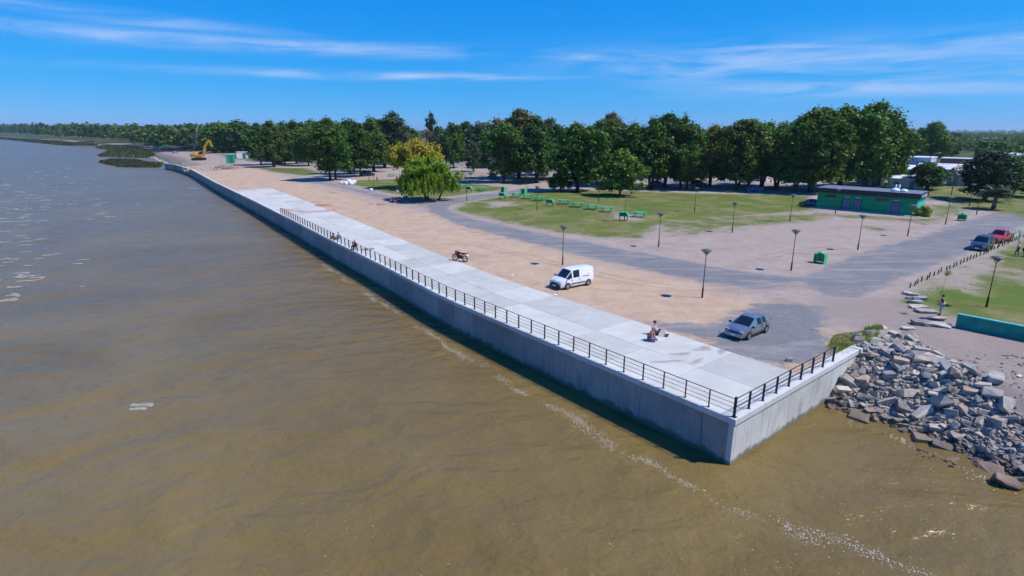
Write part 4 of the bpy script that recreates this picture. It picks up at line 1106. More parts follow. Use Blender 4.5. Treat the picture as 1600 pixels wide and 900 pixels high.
# ================================================================== stones
M_ROCKS = []
for i, (a, b_) in enumerate([((.24, .222, .19), (.52, .485, .425)), ((.30, .25, .19), (.56, .485, .385)), ((.17, .156, .138), (.38, .35, .31)), ((.29, .21, .16), (.51, .395, .31))]):
    m, nt_, b = newmat('stone_%s' % ['grey', 'tan', 'slate', 'pinkish'][i]); L = nt_.links.new
    tcn = N(nt_, 'ShaderNodeTexCoord'); oi = N(nt_, 'ShaderNodeObjectInfo'); ge = N(nt_, 'ShaderNodeNewGeometry')
    nz = N(nt_, 'ShaderNodeTexNoise'); nz.inputs['Scale'].default_value = 2.2; nz.inputs['Detail'].default_value = 9; nz.inputs['Roughness'].default_value = .72
    L(ge.outputs['Position'], nz.inputs['Vector']); r = ramp(nt_, [(.3, a), (.72, b_)]); L(nz.outputs['Fac'], r.inputs[0])
    hs = N(nt_, 'ShaderNodeHueSaturation'); mr = N(nt_, 'ShaderNodeMapRange'); mr.inputs['To Min'].default_value = .72; mr.inputs['To Max'].default_value = 1.3
    L(oi.outputs['Random'], mr.inputs['Value']); L(mr.outputs[0], hs.inputs['Value']); L(r.outputs[0], hs.inputs['Color'])
    sp = N(nt_, 'ShaderNodeSeparateXYZ'); L(ge.outputs['Position'], sp.inputs[0])
    wm = N(nt_, 'ShaderNodeMapRange', interpolation_type='SMOOTHSTEP'); wm.inputs['From Min'].default_value = -2.55; wm.inputs['From Max'].default_value = -2.05; wm.inputs['To Min'].default_value = .7; wm.inputs['To Max'].default_value = 0
    L(sp.outputs[2], wm.inputs['Value']); mx = N(nt_, 'ShaderNodeMix', data_type='RGBA'); L(wm.outputs[0], mx.inputs['Factor']); L(hs.outputs[0], mx.inputs['A']); mx.inputs['B'].default_value = (.10, .07, .045, 1)
    L(mx.outputs['Result'], b.inputs['Base Color']); b.inputs['Roughness'].default_value = .9; b.inputs['Specular IOR Level'].default_value = .2
    bu = N(nt_, 'ShaderNodeBump'); bu.inputs['Strength'].default_value = .6; bu.inputs['Distance'].default_value = .06; L(nz.outputs['Fac'], bu.inputs['Height']); L(bu.outputs[0], b.inputs['Normal'])
    M_ROCKS.append(m)
def rock_mesh(seed, d, m, n=19, name='stone'):
    r_ = random.Random(seed); bm = bmesh.new()
    for i in range(n):
        v = Vector((r_.choice((-1, 1))*r_.uniform(.45, 1), r_.choice((-1, 1))*r_.uniform(.45, 1), r_.choice((-1, 1))*r_.uniform(.5, 1)))
        if v.length > 1.30: v *= 1.30/v.length
        bm.verts.new((v.x*d[0]/2, v.y*d[1]/2, v.z*d[2]/2))
    g_ = bmesh.ops.convex_hull(bm, input=bm.verts[:])
    bmesh.ops.delete(bm, geom=[v for v in bm.verts if not v.link_faces], context='VERTS')
    bmesh.ops.dissolve_limit(bm, angle_limit=.15, verts=bm.verts[:], edges=bm.edges[:])
    bmesh.ops.recalc_face_normals(bm, faces=bm.faces[:])
    me = bpy.data.meshes.new(name); bm.to_mesh(me); bm.free()
    if m is not None: setmat(me, m)
    return me
RK = [rock_mesh(100+i, (1, random.Random(i).uniform(.6, .95), random.Random(i+9).uniform(.38, .7)), None) for i in range(16)]
RKM = {}
def rock_obj(i, mi, name):
    if (i, mi) not in RKM:
        me = RK[i].copy(); setmat(me, M_ROCKS[mi]); RKM[(i, mi)] = me
    return link(bpy.data.objects.new(name, RKM[(i, mi)]))
# area of the rubble slope
slope = [(q[0], q[1]) for q in [(20.6, 33.5), (22.6, 31.0), (24.8, 27.8), (26.5, 24.2), (30.2, 24.2), (29.4, 27.4), (29.2, 30.2), (29.4, 33.4), (29.6, 36.6), (30.2, 39.8), (29.0, 41.6), (26.6, 40.6), (24.9, 38.2)]]
sl = np.array(slope)
def rubble_pos(n, seed, pw=1.0):
    r_ = np.random.default_rng(seed); out = []
    while len(out) < n:
        q = r_.uniform(sl.min(0), sl.max(0))
        sd0 = (q[0]-CORNER.x)*_t.y - (q[1]-CORNER.y)*_t.x; al0 = (q[0]-CORNER.x)*_t.x + (q[1]-CORNER.y)*_t.y
        if sd0 < (.36 if al0 < SHORT.L+.6 else -1.6): continue
        if inside(np.array([q[0]]), np.array([q[1]]), slope)[0]: out.append(q)
    return out
# large singular blocks seen in the photograph: (px, py, size, flat, tint, label)
BIG = [(1378, 552, 2.3, .32, 0, 'broad flat grey slab near the top of the rubble by the end wall'), (1386, 573, 1.5, .5, 0, 'grey block just below the broad flat slab'),
       (1357, 572, 1.6, .5, 1, 'pale squared block close to the end of the wall'), (1389, 594, 1.5, .75, 2, 'dark slate block in the upper middle of the rubble'),
       (1351, 587, 1.6, .5, 3, 'pinkish slab beside the end of the wall'), (1326, 609, 1.7, .5, 0, 'square pale slab leaning at the foot of the end wall'),
       (1348, 620, 2.3, .4, 1, 'long tan slab at the waterline beside the end wall'), (1372, 630, 1.4, .45, 1, 'tan slab at the waterline right of the long slab'),
       (1459, 611, 1.1, .7, 0, 'pointed grey block in the middle of the rubble'), (1445, 588, 1.3, .5, 3, 'brownish block in the upper middle of the rubble'),
       (1490, 630, 1.4, .6, 2, 'slate grey block right of the pointed block'), (1513, 628, 1.2, .6, 3, 'reddish wedge between two slate blocks'),
       (1546, 630, 1.8, .6, 0, 'large pale block near the right end of the rubble'), (1460, 652, 1.5, .6, 2, 'dark slate block in the lower rubble'),
       (1450, 664, 2.6, .3, 1, 'long tapering slab just above the waterline'), (1505, 606, 1.4, .5, 2, 'dark flat block at the top of the rubble'),
       (1562, 677, 2.4, .55, 3, 'huge pinkish boulder at the right edge'), (1590, 694, 2.0, .7, 3, 'reddish boulder cut by the right edge above the water'),
       (1492, 676, 1.5, .5, 3, 'brown wet block at the waterline in the middle'), (1420, 640, 1.4, .5, 1, 'tan wet block at the waterline left of the long slab'),
       (1396, 519, 1.6, .5, 1, 'pinkish slab at the topmost edge of the rubble'), (1455, 570, 1.9, .4, 0, 'broken pale concrete slab at the upper right of the rubble')]
r_ = random.Random(3); placed = []
for i, (x, y, d, fl, mi, lab) in enumerate(BIG):
    p = P(x, y, -1.0)
    for _ in range(4): z = ground_z(p.x, p.y); p = P(x, y, z+.25)
    o = rock_obj(i % 16, mi, 'stone'); z = ground_z(p.x, p.y)
    d *= .68; o.scale = (d, d, d*fl*1.6); o.location = (p.x, p.y, z + d*fl*.28); o.rotation_euler = (r_.uniform(-.25, .25), r_.uniform(-.25, .25), r_.uniform(0, 6))
    tag(o, lab, 'stone', 'rubble stones'); placed.append((p.x, p.y, d*.45))
cnt = 0
for q in rubble_pos(1500, 8):
    if cnt >= 262: break
    d = r_.choice((.40, .48, .56, .64, .76, .9, 1.1))*r_.uniform(.85, 1.15)
    if any((q[0]-a)**2+(q[1]-b_)**2 < (.55*(d*.45+c))**2 for a, b_, c in placed): continue
    placed.append((q[0], q[1], d*.45)); z = ground_z(*q); cnt += 1
    o = rock_obj(r_.randrange(16), r_.choice((0, 0, 1, 1, 2, 2, 3)), 'stone'); o.scale = (d*r_.uniform(.9, 1.5), d*r_.uniform(.7, 1.1), d*r_.uniform(.5, 1.0))
    o.location = (q[0], q[1], z+d*.16); o.rotation_euler = (r_.uniform(-.6, .6), r_.uniform(-.6, .6), r_.uniform(0, 6.28))
    tag(o, 'angular stone in the rubble slope between the end wall and the right edge', 'stone', 'rubble stones')
def merged_rocks(name, items, m):
    V, F = [], []
    for (me_i, M) in items:
        b = len(V); me = RK[me_i]; V += [tuple(M @ v.co) for v in me.vertices]; F += [[b+k_ for k_ in p_.vertices] for p_ in me.polygons]
    me = bpy.data.meshes.new(name); me.from_pydata(V, [], F); setmat(me, m); return tag(link(bpy.data.objects.new(name, me)), kind='stuff')
def rnd_M(x, y, z, d): return Matrix.Translation((x, y, z)) @ Matrix.Rotation(r_.uniform(0, 6.28), 4, 'Z') @ Matrix.Rotation(r_.uniform(-.8, .8), 4, 'X') @ Matrix.Scale(d, 4)
for mi in range(4):
    merged_rocks('rubble', [(r_.randrange(16), rnd_M(q[0], q[1], ground_z(*q)+.05, r_.uniform(.14, .46))) for q in rubble_pos(680, 20+mi)], M_ROCKS[mi])
ext = []
for i in range(620):        # the bank goes on past the right edge of the picture
    yy = r_.uniform(12, 24.5); x0 = float(np.interp(yy, [8, 20, 24.6], [33.5, 28.3, 26.5])); xx = x0 + r_.uniform(.2, 4.2); d = r_.choice((.3, .45, .6, .8, 1.0))*r_.uniform(.8, 1.2)
    ext.append((r_.randrange(16), rnd_M(xx, yy, ground_z(xx, yy)+d*.12, d)))
merged_rocks('rubble', ext, M_ROCKS[1])
# scattered gravel and brick bits on the earth right of the rubble
gr = []
for i in range(520):
    q = P(r_.uniform(1440, 1610), r_.uniform(555, 660)); d = r_.choice((.05, .08, .12, .2))*r_.uniform(.8, 1.3)
    gr.append((r_.randrange(16), rnd_M(q.x, q.y, ground_z(q.x, q.y)+d*.1, d)))
merged_rocks('rubble', gr, M_ROCKS[3])
# row of flat stones marking the lawn corner
STN = [(1417, 460, 1.1, 'pale lump at the start of the flat stone row by the first bollard'), (1427, 462, 1.2, 'second flat stone in the row below the bollards'), (1437, 468, 1.5, 'third flat stone in the row below the bollards'),
       (1430, 473, 1.4, 'fourth flat stone in the row below the bollards'), (1436, 481, 1.7, 'fifth flat stone, the broadest in the row below the bollards'), (1446, 488, 1.9, 'long flat stone just left of the standing man'),
       (1466, 500, 1.4, 'pale flat stone the standing man is on'), (1438, 507, 1.6, 'dark block at the end of the stone row above the rubble'), (1452, 509, 1.2, 'flat slab touching the dark block of the stone row'),
       (1470, 510, 1.6, 'flat grey slab left of the end of the teal wall'), (1418, 515, 1.1, 'pale slab between the stone row and the rubble'), (1421, 467, .8, 'small tilted stone beside the start of the stone row')]
for i, (x, y, d, lab) in enumerate(STN):
    p = P(x, y); o = rock_obj((i*5+3) % 16, (0, 1, 0, 0, 1, 0, 1, 2, 1, 0, 1, 2)[i], 'flat_stone'); o.scale = (d*1.0, d*.7, .55*min(1, d/1.3)); o.location = (p.x, p.y, .13)
    o.rotation_euler = (r_.uniform(-.08, .08), r_.uniform(-.08, .08), r_.uniform(-.5, .2)); tag(o, lab, 'stone', 'flat stones edging the lawn')
p = P(1233, 564); o = rock_obj(4, 1, 'stone'); o.scale = (.5, .4, .55); o.location = (p.x, p.y, .12); tag(o, 'lone stone lying on the asphalt by the end wall', 'stone')

# ================================================================== green building
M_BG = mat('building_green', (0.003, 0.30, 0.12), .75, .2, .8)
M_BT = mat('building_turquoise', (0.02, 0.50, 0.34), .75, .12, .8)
M_FASC = mat('fascia_navy', (0.018, 0.02, 0.035), .5, .2)
M_ROOFM = mat('roof_sheet', (0.17, 0.19, 0.22), .5, .15, 1.5)
M_DOOR = mat('door_slate', (0.13, 0.16, 0.24), .55, .15)
M_FRAME = mat('door_frame_navy', (0.03, 0.045, 0.10), .5, .15)
M_CONC = mat('plain_concrete', (0.42, 0.41, 0.40), .9, .2, 2, bump=.2)
B_ = P(1429, 337.5); ang_b = math.radians(135); u_ = Vector((math.cos(ang_b), math.sin(ang_b), 0)); LB = 16.6; WB = 6.6
bld = empty('green_building', B_, math.atan2(u_.y, u_.x), 'long low green building with dark fascia and flat roof', 'building')
D = -1.0   # depth runs to -y in this frame
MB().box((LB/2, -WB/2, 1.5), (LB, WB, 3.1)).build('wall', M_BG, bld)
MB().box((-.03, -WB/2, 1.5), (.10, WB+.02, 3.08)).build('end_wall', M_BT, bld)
MB().box((LB/2, -WB/2, 3.50), (LB+.9, WB+.9, .90)).build('fascia', M_FASC, bld, .01)
rf = MB().box((LB/2, -WB/2, 3.97), (LB+.6, WB+.6, .06)).build('roof', M_ROOFM, bld)
for i in range(9): MB().box((.8+i*(LB-1.6)/8, -WB/2, 4.02), (.06, WB+.4, .06)).build('seam', M_ROOFM, rf)
for (f, c) in ((.19, 0), (.565, 0), (.68, 0)):
    d_ = MB().box((LB*f, .03, 1.12), (1.35, .10, 2.26)).build('door', M_FRAME, bld)
    for k_ in (-.3, .3): MB().box((LB*f+k_, .09, 1.08), (.50, .04, 2.02)).build('door_leaf', M_DOOR, d_)
    MB().box((LB*f+.06, .13, 1.05), (.05, .05, .16)).build('handle', M_WHITE, d_)
    MB().box((LB*f, .05, 2.52), (.9, .06, .2)).build('sign_plate', M_CONC, d_)
for f in (.33, .86):
    w_ = MB().box((LB*f, .02, 2.45), (2.1, .08, .5)).build('window', M_FRAME, bld)
    for k_ in range(4): MB().box((LB*f-.76+.505*k_, .065, 2.45), (.46, .02, .40)).build('pane', mat('dark_glass', (0.02, 0.025, 0.035), .08, .1, spec=.6), w_)
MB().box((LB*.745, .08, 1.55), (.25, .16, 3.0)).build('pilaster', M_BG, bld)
for xx, s_ in ((4.0, 1.0), (2.6, .85)):
    MB().lathe((xx, -1.7, 4.0), [(.75*s_, 0), (.75*s_, .25*s_), (.55*s_, .5*s_), (.15, .62*s_), (.02, .64*s_)], 14).build('roof_dome', M_WHITE, bld)
for xx in (3.7, 4.25): MB().tube([(xx, -3.1, 3.9), (xx, -3.1, 5.0), (xx, -3.1, 5.15)], [.16, .16, .08], 8).build('vent', M_WHITE, bld)
# pale lettering blocks on the end fascia (two unreadable words)
M_LET = mat('letter_grey', (0.55, 0.57, 0.62), .6, .1)
for k_, (yy, ww) in enumerate([(-.9, .28), (-1.3, .28), (-1.7, .28), (-2.7, .3), (-3.15, .3), (-3.6, .3), (-4.05, .3), (-4.5, .3), (-4.95, .3)]):
    MB().box((-.47, yy, 3.48), (.03, ww, .5)).build('fascia_letter', M_LET, bld)
MB().box((LB/2, .75, .04), (LB+2, 1.5, .10)).build('paving', M_CONC, bld, .01)
MB().box((-.55, -WB/2, .04), (1.1, WB, .10)).build('paving', M_CONC, bld, .01)

# ================================================================== houses
M_GLASS = mat('dark_glass', (0.02, 0.025, 0.035), .08, .1, spec=.6)
def house(loc, rz, w, d, h, roof, wallc, roofc, label, wins=3, storeys=1, pitch=.35, name='house', over=.35, cat='house'):
    o = empty(name, loc, rz, label, cat)
    wm = mat('wall_%s' % '_'.join('%02d' % int(c*99) for c in wallc), wallc, .85, .12, .8, bump=.15)
    rm = mat('roof_%s' % '_'.join('%02d' % int(c*99) for c in roofc), roofc, .6, .22, 1.2, bump=.2)
    MB().box((0, 0, h/2), (w, d, h)).build('wall', wm, o)
    if roof == 'flat':
        r = MB().box((0, 0, h+.12), (w+over, d+over, .26)).build('roof', rm, o, .02)
    elif roof == 'shed':
        k_ = pitch*d/2; x_ = w/2+over; y_ = d/2+over
        r = MB().add([(-x_, -y_, h-.05), (x_, -y_, h-.05), (x_, y_, h+2*k_), (-x_, y_, h+2*k_), (-x_, -y_, h+.1), (x_, -y_, h+.1), (x_, y_, h+2*k_+.15), (-x_, y_, h+2*k_+.15)],
                     [(3, 2, 1, 0), (4, 5, 6, 7), (0, 1, 5, 4), (1, 2, 6, 5), (2, 3, 7, 6), (3, 0, 4, 7)]).build('roof', rm, o)
        MB().add([(-w/2, -d/2, h-.02), (-w/2, d/2, h-.02), (-w/2, d/2, h+2*k_-.1), (w/2, -d/2, h-.02), (w/2, d/2, h-.02), (w/2, d/2, h+2*k_-.1)], [(0, 1, 2), (3, 5, 4), (1, 4, 5, 2)]).build('gable_wall', wm, o)
    else:
        k_ = pitch*d/2; x_ = w/2+over; y_ = d/2+over; t_ = .14
        for s_ in (-1, 1):
            a0, a1 = h-pitch*over, h+k_
            r = MB().add([(-x_, s_*y_, a0), (x_, s_*y_, a0), (x_, 0, a1), (-x_, 0, a1), (-x_, s_*y_, a0+t_), (x_, s_*y_, a0+t_), (x_, 0, a1+t_), (-x_, 0, a1+t_)],
                         [(3, 2, 1, 0), (4, 5, 6, 7), (0, 1, 5, 4), (1, 2, 6, 5), (2, 3, 7, 6), (3, 0, 4, 7)]).build('roof', rm, o)
        MB().prism_xz([], 0, 0) if False else None
        for s_ in (-1, 1):
            MB().add([(s_*w/2, -d/2, h-.02), (s_*w/2, d/2, h-.02), (s_*w/2, 0, h+k_-.03), (s_*(w/2-.12), -d/2, h-.02), (s_*(w/2-.12), d/2, h-.02), (s_*(w/2-.12), 0, h+k_-.03)], [(0, 1, 2), (5, 4, 3), (0, 2, 5, 3), (1, 4, 5, 2)]).build('gable_wall', wm, o)
    sh = h/storeys
    for st in range(storeys):
        for i in range(wins):
            x = -w/2 + w*(i+.5)/wins
            if st == 0 and i == wins//2:
                dd = MB().box((x, -d/2-.02, 1.05), (.95, .08, 2.1)).build('door', M_DOOR, o); MB().box((x+.32, -d/2-.08, 1.0), (.06, .05, .12)).build('handle', M_WHITE, dd); continue
            wn_ = MB().box((x, -d/2-.02, st*sh+sh*.55), (1.35, .08, 1.15)).build('window', M_WHITE, o)
            MB().box((x, -d/2-.07, st*sh+sh*.55), (1.15, .04, .95)).build('pane', M_GLASS, wn_)
    for s_ in (-1, 1):
        wn_ = MB().box((s_*(w/2+.02), 0, sh*.55), (.08, 1.2, 1.1)).build('window', M_WHITE, o); MB().box((s_*(w/2+.07), 0, sh*.55), (.04, 1.0, .9)).build('pane', M_GLASS, wn_)
    return o
RZ = math.atan2(u_.y, u_.x) + PI
house((131, 190, 0), RZ, 13, 9, 6.4, 'flat', (.42, .46, .56), (.74, .76, .80), 'pale blue grey two storey house with white flat roof right of the tall trees', 3, 2)
house((122, 179, 0), RZ, 7, 5, 3.4, 'shed', (.66, .66, .66), (.78, .80, .84), 'low white annex with sloping roof in front of the pale two storey house', 2, pitch=.18)
house((137, 176, 0), RZ, 20, 9, 3.5, 'gable', (.50, .47, .46), (.62, .64, .66), 'long house with pale sheet metal roof behind the round dark tree', 5, pitch=.30)
house((128, 160, 0), RZ+.5, 8, 7, 2.9, 'gable', (.34, .26, .24), (.23, .17, .16), 'brown gabled house with tiled roof beside the black conifer', 2, pitch=.55)
house((162, 208, 0), RZ, 11, 7, 5.0, 'flat', (.42, .13, .10), (.72, .73, .76), 'red brick house with white roof slab among the garden trees', 3)
house((105, 152, 0), RZ, 7, 5, 2.6, 'shed', (.52, .50, .48), (.70, .76, .84), 'small shed with pale blue roof just behind the roof of the green building', 2, pitch=.12, name='shed', cat='shed')
house((101, 161, 0), RZ, 6, 4, 2.8, 'flat', (.60, .50, .46), (.74, .66, .62), 'small pinkish house left of the pale blue shed roof', 2)
house((-11, 236, 0), RZ, 7, 7, 6.8, 'flat', (.030, .025, .055), (.04, .04, .07), 'dark navy two storey house behind the street left of the brown tree', 2, 2)
house((76, 178, 0), RZ, 9, 7, 3.3, 'gable', (.58, .55, .53), (.66, .70, .78), 'pale house with light blue roof seen between the park trees', 3, pitch=.25)
house((62, 190, 0), RZ, 11, 8, 3.6, 'gable', (.24, .13, .12), (.42, .09, .07), 'house with red tiled roof seen through the park trees', 3, pitch=.42)
house((33, 205, 0), RZ, 10, 8, 4.2, 'flat', (.20, .24, .32), (.62, .66, .74), 'blue grey flat roofed house behind the park row', 3)
house((10, 225, 0), RZ, 11, 8, 3.8, 'gable', (.46, .44, .42), (.26, .18, .15), 'grey house with brown roof hidden behind the park row', 3)
house((-60, 262, 0), RZ, 12, 8, 3.6, 'gable', (.60, .58, .55), (.30, .20, .16), 'pale house with brown roof behind the left grove', 3)
house((188, 190, 0), RZ, 9, 7, 3.2, 'gable', (.55, .52, .50), (.52, .52, .54), 'grey roofed house behind the conifer at the right edge', 3)
house(P(1588, 254), RZ, 12, 8, 3.4, 'gable', (.60, .58, .56), (.62, .62, .64), 'pale roofed house among trees at the right edge', 3, pitch=.3)
house(P(1543, 231), RZ, 12, 9, 8.0, 'flat', (.62, .64, .68), (.66, .67, .70), 'distant pale building above the garden trees on the right', 3, 2)
# signboard with green and white patches beside the navy house
sg = empty('signboard', (-6.5, 231, 0), RZ, 'tall white and green signboard right of the dark navy house', 'sign')
MB().box((0, 0, 3.4), (1.8, .15, 4.2)).build('panel', M_WHITE, sg, .01); MB().box((0, -.10, 2.3), (1.7, .05, 1.4)).build('green_field', M_LGREEN, sg)
for s_ in (-.7, .7): MB().box((s_, .1, 1.6), (.12, .12, 3.4)).build('post', M_CONC, sg)
# mast far behind
ms = empty('radio_mast', P(769, 226), 0, 'thin radio mast rising above the trees near the brown treetop', 'mast')
for a in range(3):
    MB().tube([(.5*math.cos(a*2.09), .5*math.sin(a*2.09), 0), (.25*math.cos(a*2.09), .25*math.sin(a*2.09), 33)], .10, 4).build('leg', M_CONC, ms)
MB().box((0, 0, 33.2), (1.0, 1.0, 1.0)).build('antenna', M_WHITE, ms)
# ================================================================== vehicles
M_TYRE = mat('tyre_rubber', (0.018, 0.018, 0.02), .85, .2)
M_RIM = mat('alloy_rim', (0.45, 0.46, 0.48), .35, .1, metal=.7)
M_BLACKP = mat('black_plastic', (0.02, 0.021, 0.023), .6, .2)
M_CGLASS = mat('car_glass', (0.010, 0.013, 0.016), .04, .1, spec=.7)
M_LENS = mat('headlamp_lens', (0.26, 0.28, 0.30), .12, .1, spec=.8)
M_TAIL = mat('tail_lamp', (0.35, 0.02, 0.02), .2, .1)
def paint(name, c, metal=.0): return mat('paint_'+name, c, .28, .05, 2, metal=metal, coat=.7)
def car(name, label, cat, loc, rz, st, wheels, pm, ws, rs, sides, wr=.30, cladding=False, group=None, zb=.22, bed=None, grille=True):
    """st: stations rear->front (x, zbelt, zroof, half width low, half width roof); ws/rs/sides: station intervals that carry glass"""
    o = empty(name, loc, rz, label, cat, group)
    def ring(s_):
        x, zt, zr, wl_, wr_ = s_
        zm = zb+(zt-zb)*.55
        return [(x, 0, zb), (x, wl_*.9, zb), (x, wl_*.985, zb+.16), (x, wl_, zm), (x, wl_*.965, zt), (x, wr_, zr-.035), (x, wr_*.72, zr), (x, 0, zr+.018)]
    R = [ring(s_) for s_ in st]; nS = len(st); mb = MB()
    rings = []
    for r_ in R: rings.append([Vector(p) for p in r_] + [Vector((p[0], -p[1], p[2])) for p in r_[-2:0:-1]])
    mb.loft(rings, True, True); body = mb.build('body', pm, o)
    body.data.set_sharp_from_angle(angle=math.radians(38))
    def patch(nm, quad_list, m, k_=.93, out=.012, parent=o):
        V = [v for q in quad_list for v in q]; c = sum(V, Vector())/len(V); g_ = MB()
        for q in quad_list:
            n = (q[1]-q[0]).cross(q[2]-q[0]); n = n.normalized() if n.length > 0 else Vector((0, 0, 1))
            if n.dot(c-Vector((c.x*.8, 0, .6))) < 0: n = -n
            g_.add([c+(v-c)*k_+n*out for v in q], [(0, 1, 2, 3)])
        return g_.build(nm, m, parent)
    V_ = lambda i, k_, s_=1: Vector((R[i][k_][0], R[i][k_][1]*s_, R[i][k_][2]))
    def across(i, nm):
        q = []
        for s_ in (1, -1):
            for k_ in (5, 6): q.append([V_(i, k_, s_), V_(i, k_+1, s_), V_(i+1, k_+1, s_), V_(i+1, k_, s_)])
        return patch(nm, q, M_CGLASS, .92)
    for i in ws: across(i, 'windscreen')
    for i in rs: across(i, 'rear_window')
    for s_ in (1, -1):
        for (i, j) in sides:
            patch('side_window', [[V_(k_, 4, s_), V_(k_, 5, s_), V_(k_+1, 5, s_), V_(k_+1, 4, s_)] for k_ in range(i, j)], M_CGLASS, .88)
    W = max(s_[3] for s_ in st)
    for (wx) in wheels:
        for s_ in (1, -1):
            ar = MB(); n = 14
            ring_ = [(wx + (wr*1.17)*math.cos(PI*t/n), s_*(W+.006), wr + (wr*1.17)*math.sin(PI*t/n)) for t in range(n+1)] + [(wx-wr*1.1, s_*(W+.006), zb-.01), (wx+wr*1.1, s_*(W+.006), zb-.01)]
            ar.add(ring_, [tuple(range(len(ring_)))]); ar.build('wheel_arch_shade', M_BLACKP, o)  # flat black disc paints the shaded gap around the wheel, no cut-out
            w_ = MB().lathe((wx, s_*(W-.085), wr), [(wr*.55, -.10), (wr*.94, -.105), (wr, -.07), (wr, .07), (wr*.94, .105), (wr*.55, .10)], 18, True, 'Y').build('wheel', M_TYRE, o)
            MB().lathe((wx, s_*(W+.006), wr), [(wr*.62, -.02), (wr*.60, .018), (wr*.35, .006), (wr*.16, .022), (.01, .022)], 14, False, 'Y').build('rim', M_RIM, w_)
    xf, xr = st[-1][0], st[0][0]; zf = st[-1][1]
    bp_ = M_BLACKP if cladding else pm
    MB().box((xf+.02, 0, .38), (.16, W*1.72, .30)).build('front_bumper', bp_, o, .05)
    MB().box((xr-.02, 0, .42), (.14, W*1.72, .30)).build('rear_bumper', bp_, o, .05)
    if grille: MB().box((xf+.03, 0, .60), (.06, W*1.0, .13)).build('grille', M_BLACKP, o, .01)
    MB().box((xf+.11, 0, .40), (.02, .40, .13)).build('number_plate', M_WHITE, o)
    for s_ in (1, -1):
        MB().box((xf-.06, s_*W*.70, .66), (.26, W*.36, .16)).build('headlight', M_LENS, o, .04)
        MB().box((xr+.03, s_*W*.80, .86), (.12, W*.22, .26)).build('tail_light', M_TAIL, o, .03)
        # mirror by the foot of the windscreen
        i = ws[0]+1 if ws else nS//2
        mx_ = st[i][0]-.12
        MB().box((mx_, s_*(W+.11), st[i][1]+.07), (.12, .20, .14)).build('mirror', M_BLACKP, o, .03)
        for (i, j) in sides:
            xm = R[i][4][0] + .12
            MB().box((xm, s_*(W*.985+.004), R[i][4][2]-.14), (.16, .03, .035)).build('door_handle', M_BLACKP, o)
        MB().box(((wheels[0]+wheels[1])/2, s_*(W+.002), zb+.30 if cladding else zb+.06), (wheels[0]-wheels[1]-wr*2.6, .03, .09)).build('side_moulding', M_BLACKP, o, .008)
        dx_ = [R[a][4][0] for a, b_ in sides]
        for xx in dx_: MB().box((xx, s_*(W*.985), .62), (.014, .025, .62)).build('door_seam', M_BLACKP, o)
    return o
hatch = [(-1.90, .72, .76, .70, .60), (-1.84, .92, .98, .80, .66), (-1.32, .93, 1.33, .82, .58), (-1.20, .92, 1.37, .825, .585), (-.62, .90, 1.45, .83, .60), (-.54, .90, 1.455, .83, .60), (.08, .88, 1.44, .83, .58), (.16, .88, 1.42, .83, .575),
         (1.08, .90, .93, .82, .70), (1.60, .81, .84, .79, .64), (1.88, .67, .70, .70, .55), (1.96, .52, .55, .62, .48)]
def head(a, b): return math.atan2(b.y-a.y, b.x-a.x)
c1, c2 = P(1196, 519), P(1166, 531.5)
hd_ = head(c1, c2); mid = (c1+c2)/2; sd_ = Vector((-math.sin(hd_), math.cos(hd_), 0))
M_SILVER = paint('silver', (0.31, 0.345, 0.38), .65)
car('hatchback_car', 'silver grey hatchback parked on the asphalt by the promenade', 'car', mid - sd_*.72, hd_, hatch, (1.22, -1.25), M_SILVER, [7], [1], [(3, 4), (5, 6)])
van = [(-2.12, 1.0, 1.78, .84, .70), (-2.08, 1.05, 1.86, .88, .72), (-1.2, 1.05, 1.90, .90, .74), (-.35, 1.05, 1.90, .90, .74), (-.25, 1.05, 1.90, .90, .74), (.62, 1.03, 1.84, .90, .70), (.70, 1.03, 1.80, .90, .69),
       (1.45, 1.04, 1.08, .88, .72), (1.85, .96, .99, .84, .66), (2.12, .78, .81, .78, .58), (2.18, .58, .62, .72, .54)]
v1, v2 = P(918, 446), P(886, 452.5); hv = head(v1, v2); midv = (v1+v2)/2; sdv = Vector((-math.sin(hv), math.cos(hv), 0))
vn = car('delivery_van', 'white panel van parked on the dirt beside the promenade', 'van', midv - sdv*.82, hv, van, (1.32, -1.36), paint('white', (0.80, 0.81, 0.82)), [6], [], [(4, 5), (6, 7)], wr=.32, cladding=True)
for s_ in (1, -1): MB().box((-1.05, s_*.905, 1.12), (.9, .02, .03)).build('side_rail', M_BLACKP, vn)
suv = [(-2.1, .95, 1.05, .82, .66), (-2.05, 1.05, 1.55, .88, .66), (-1.6, 1.05, 1.72, .90, .68), (-.55, 1.04, 1.76, .90, .68), (-.45, 1.04, 1.76, .90, .68), (.35, 1.02, 1.72, .90, .66), (.42, 1.02, 1.70, .90, .65),
       (1.05, 1.05, 1.08, .89, .74), (1.8, .98, 1.02, .86, .70), (2.15, .80, .84, .78, .60), (2.2, .60, .64, .74, .56)]
rd = head(P(1600, 352), P(1400, 440))
car('off_road_car', 'dark blue grey off-road car parked nose to camera by the bollards', 'car', P(1533, 389), rd, suv, (1.35, -1.3), paint('slate', (0.055, 0.08, 0.12), .4), [6], [1], [(2, 3), (4, 5)], wr=.36, zb=.32)
pick = [(-2.5, .98, 1.00, .84, .80), (-1.1, .98, 1.00, .88, .84), (-1.04, 1.0, 1.30, .88, .66), (-.75, 1.0, 1.66, .88, .62), (.18, 1.0, 1.68, .88, .62), (.25, 1.0, 1.64, .88, .61), (.85, 1.02, 1.05, .87, .72), (1.9, .95, .99, .85, .70), (2.3, .78, .82, .78, .6), (2.35, .58, .62, .74, .55)]
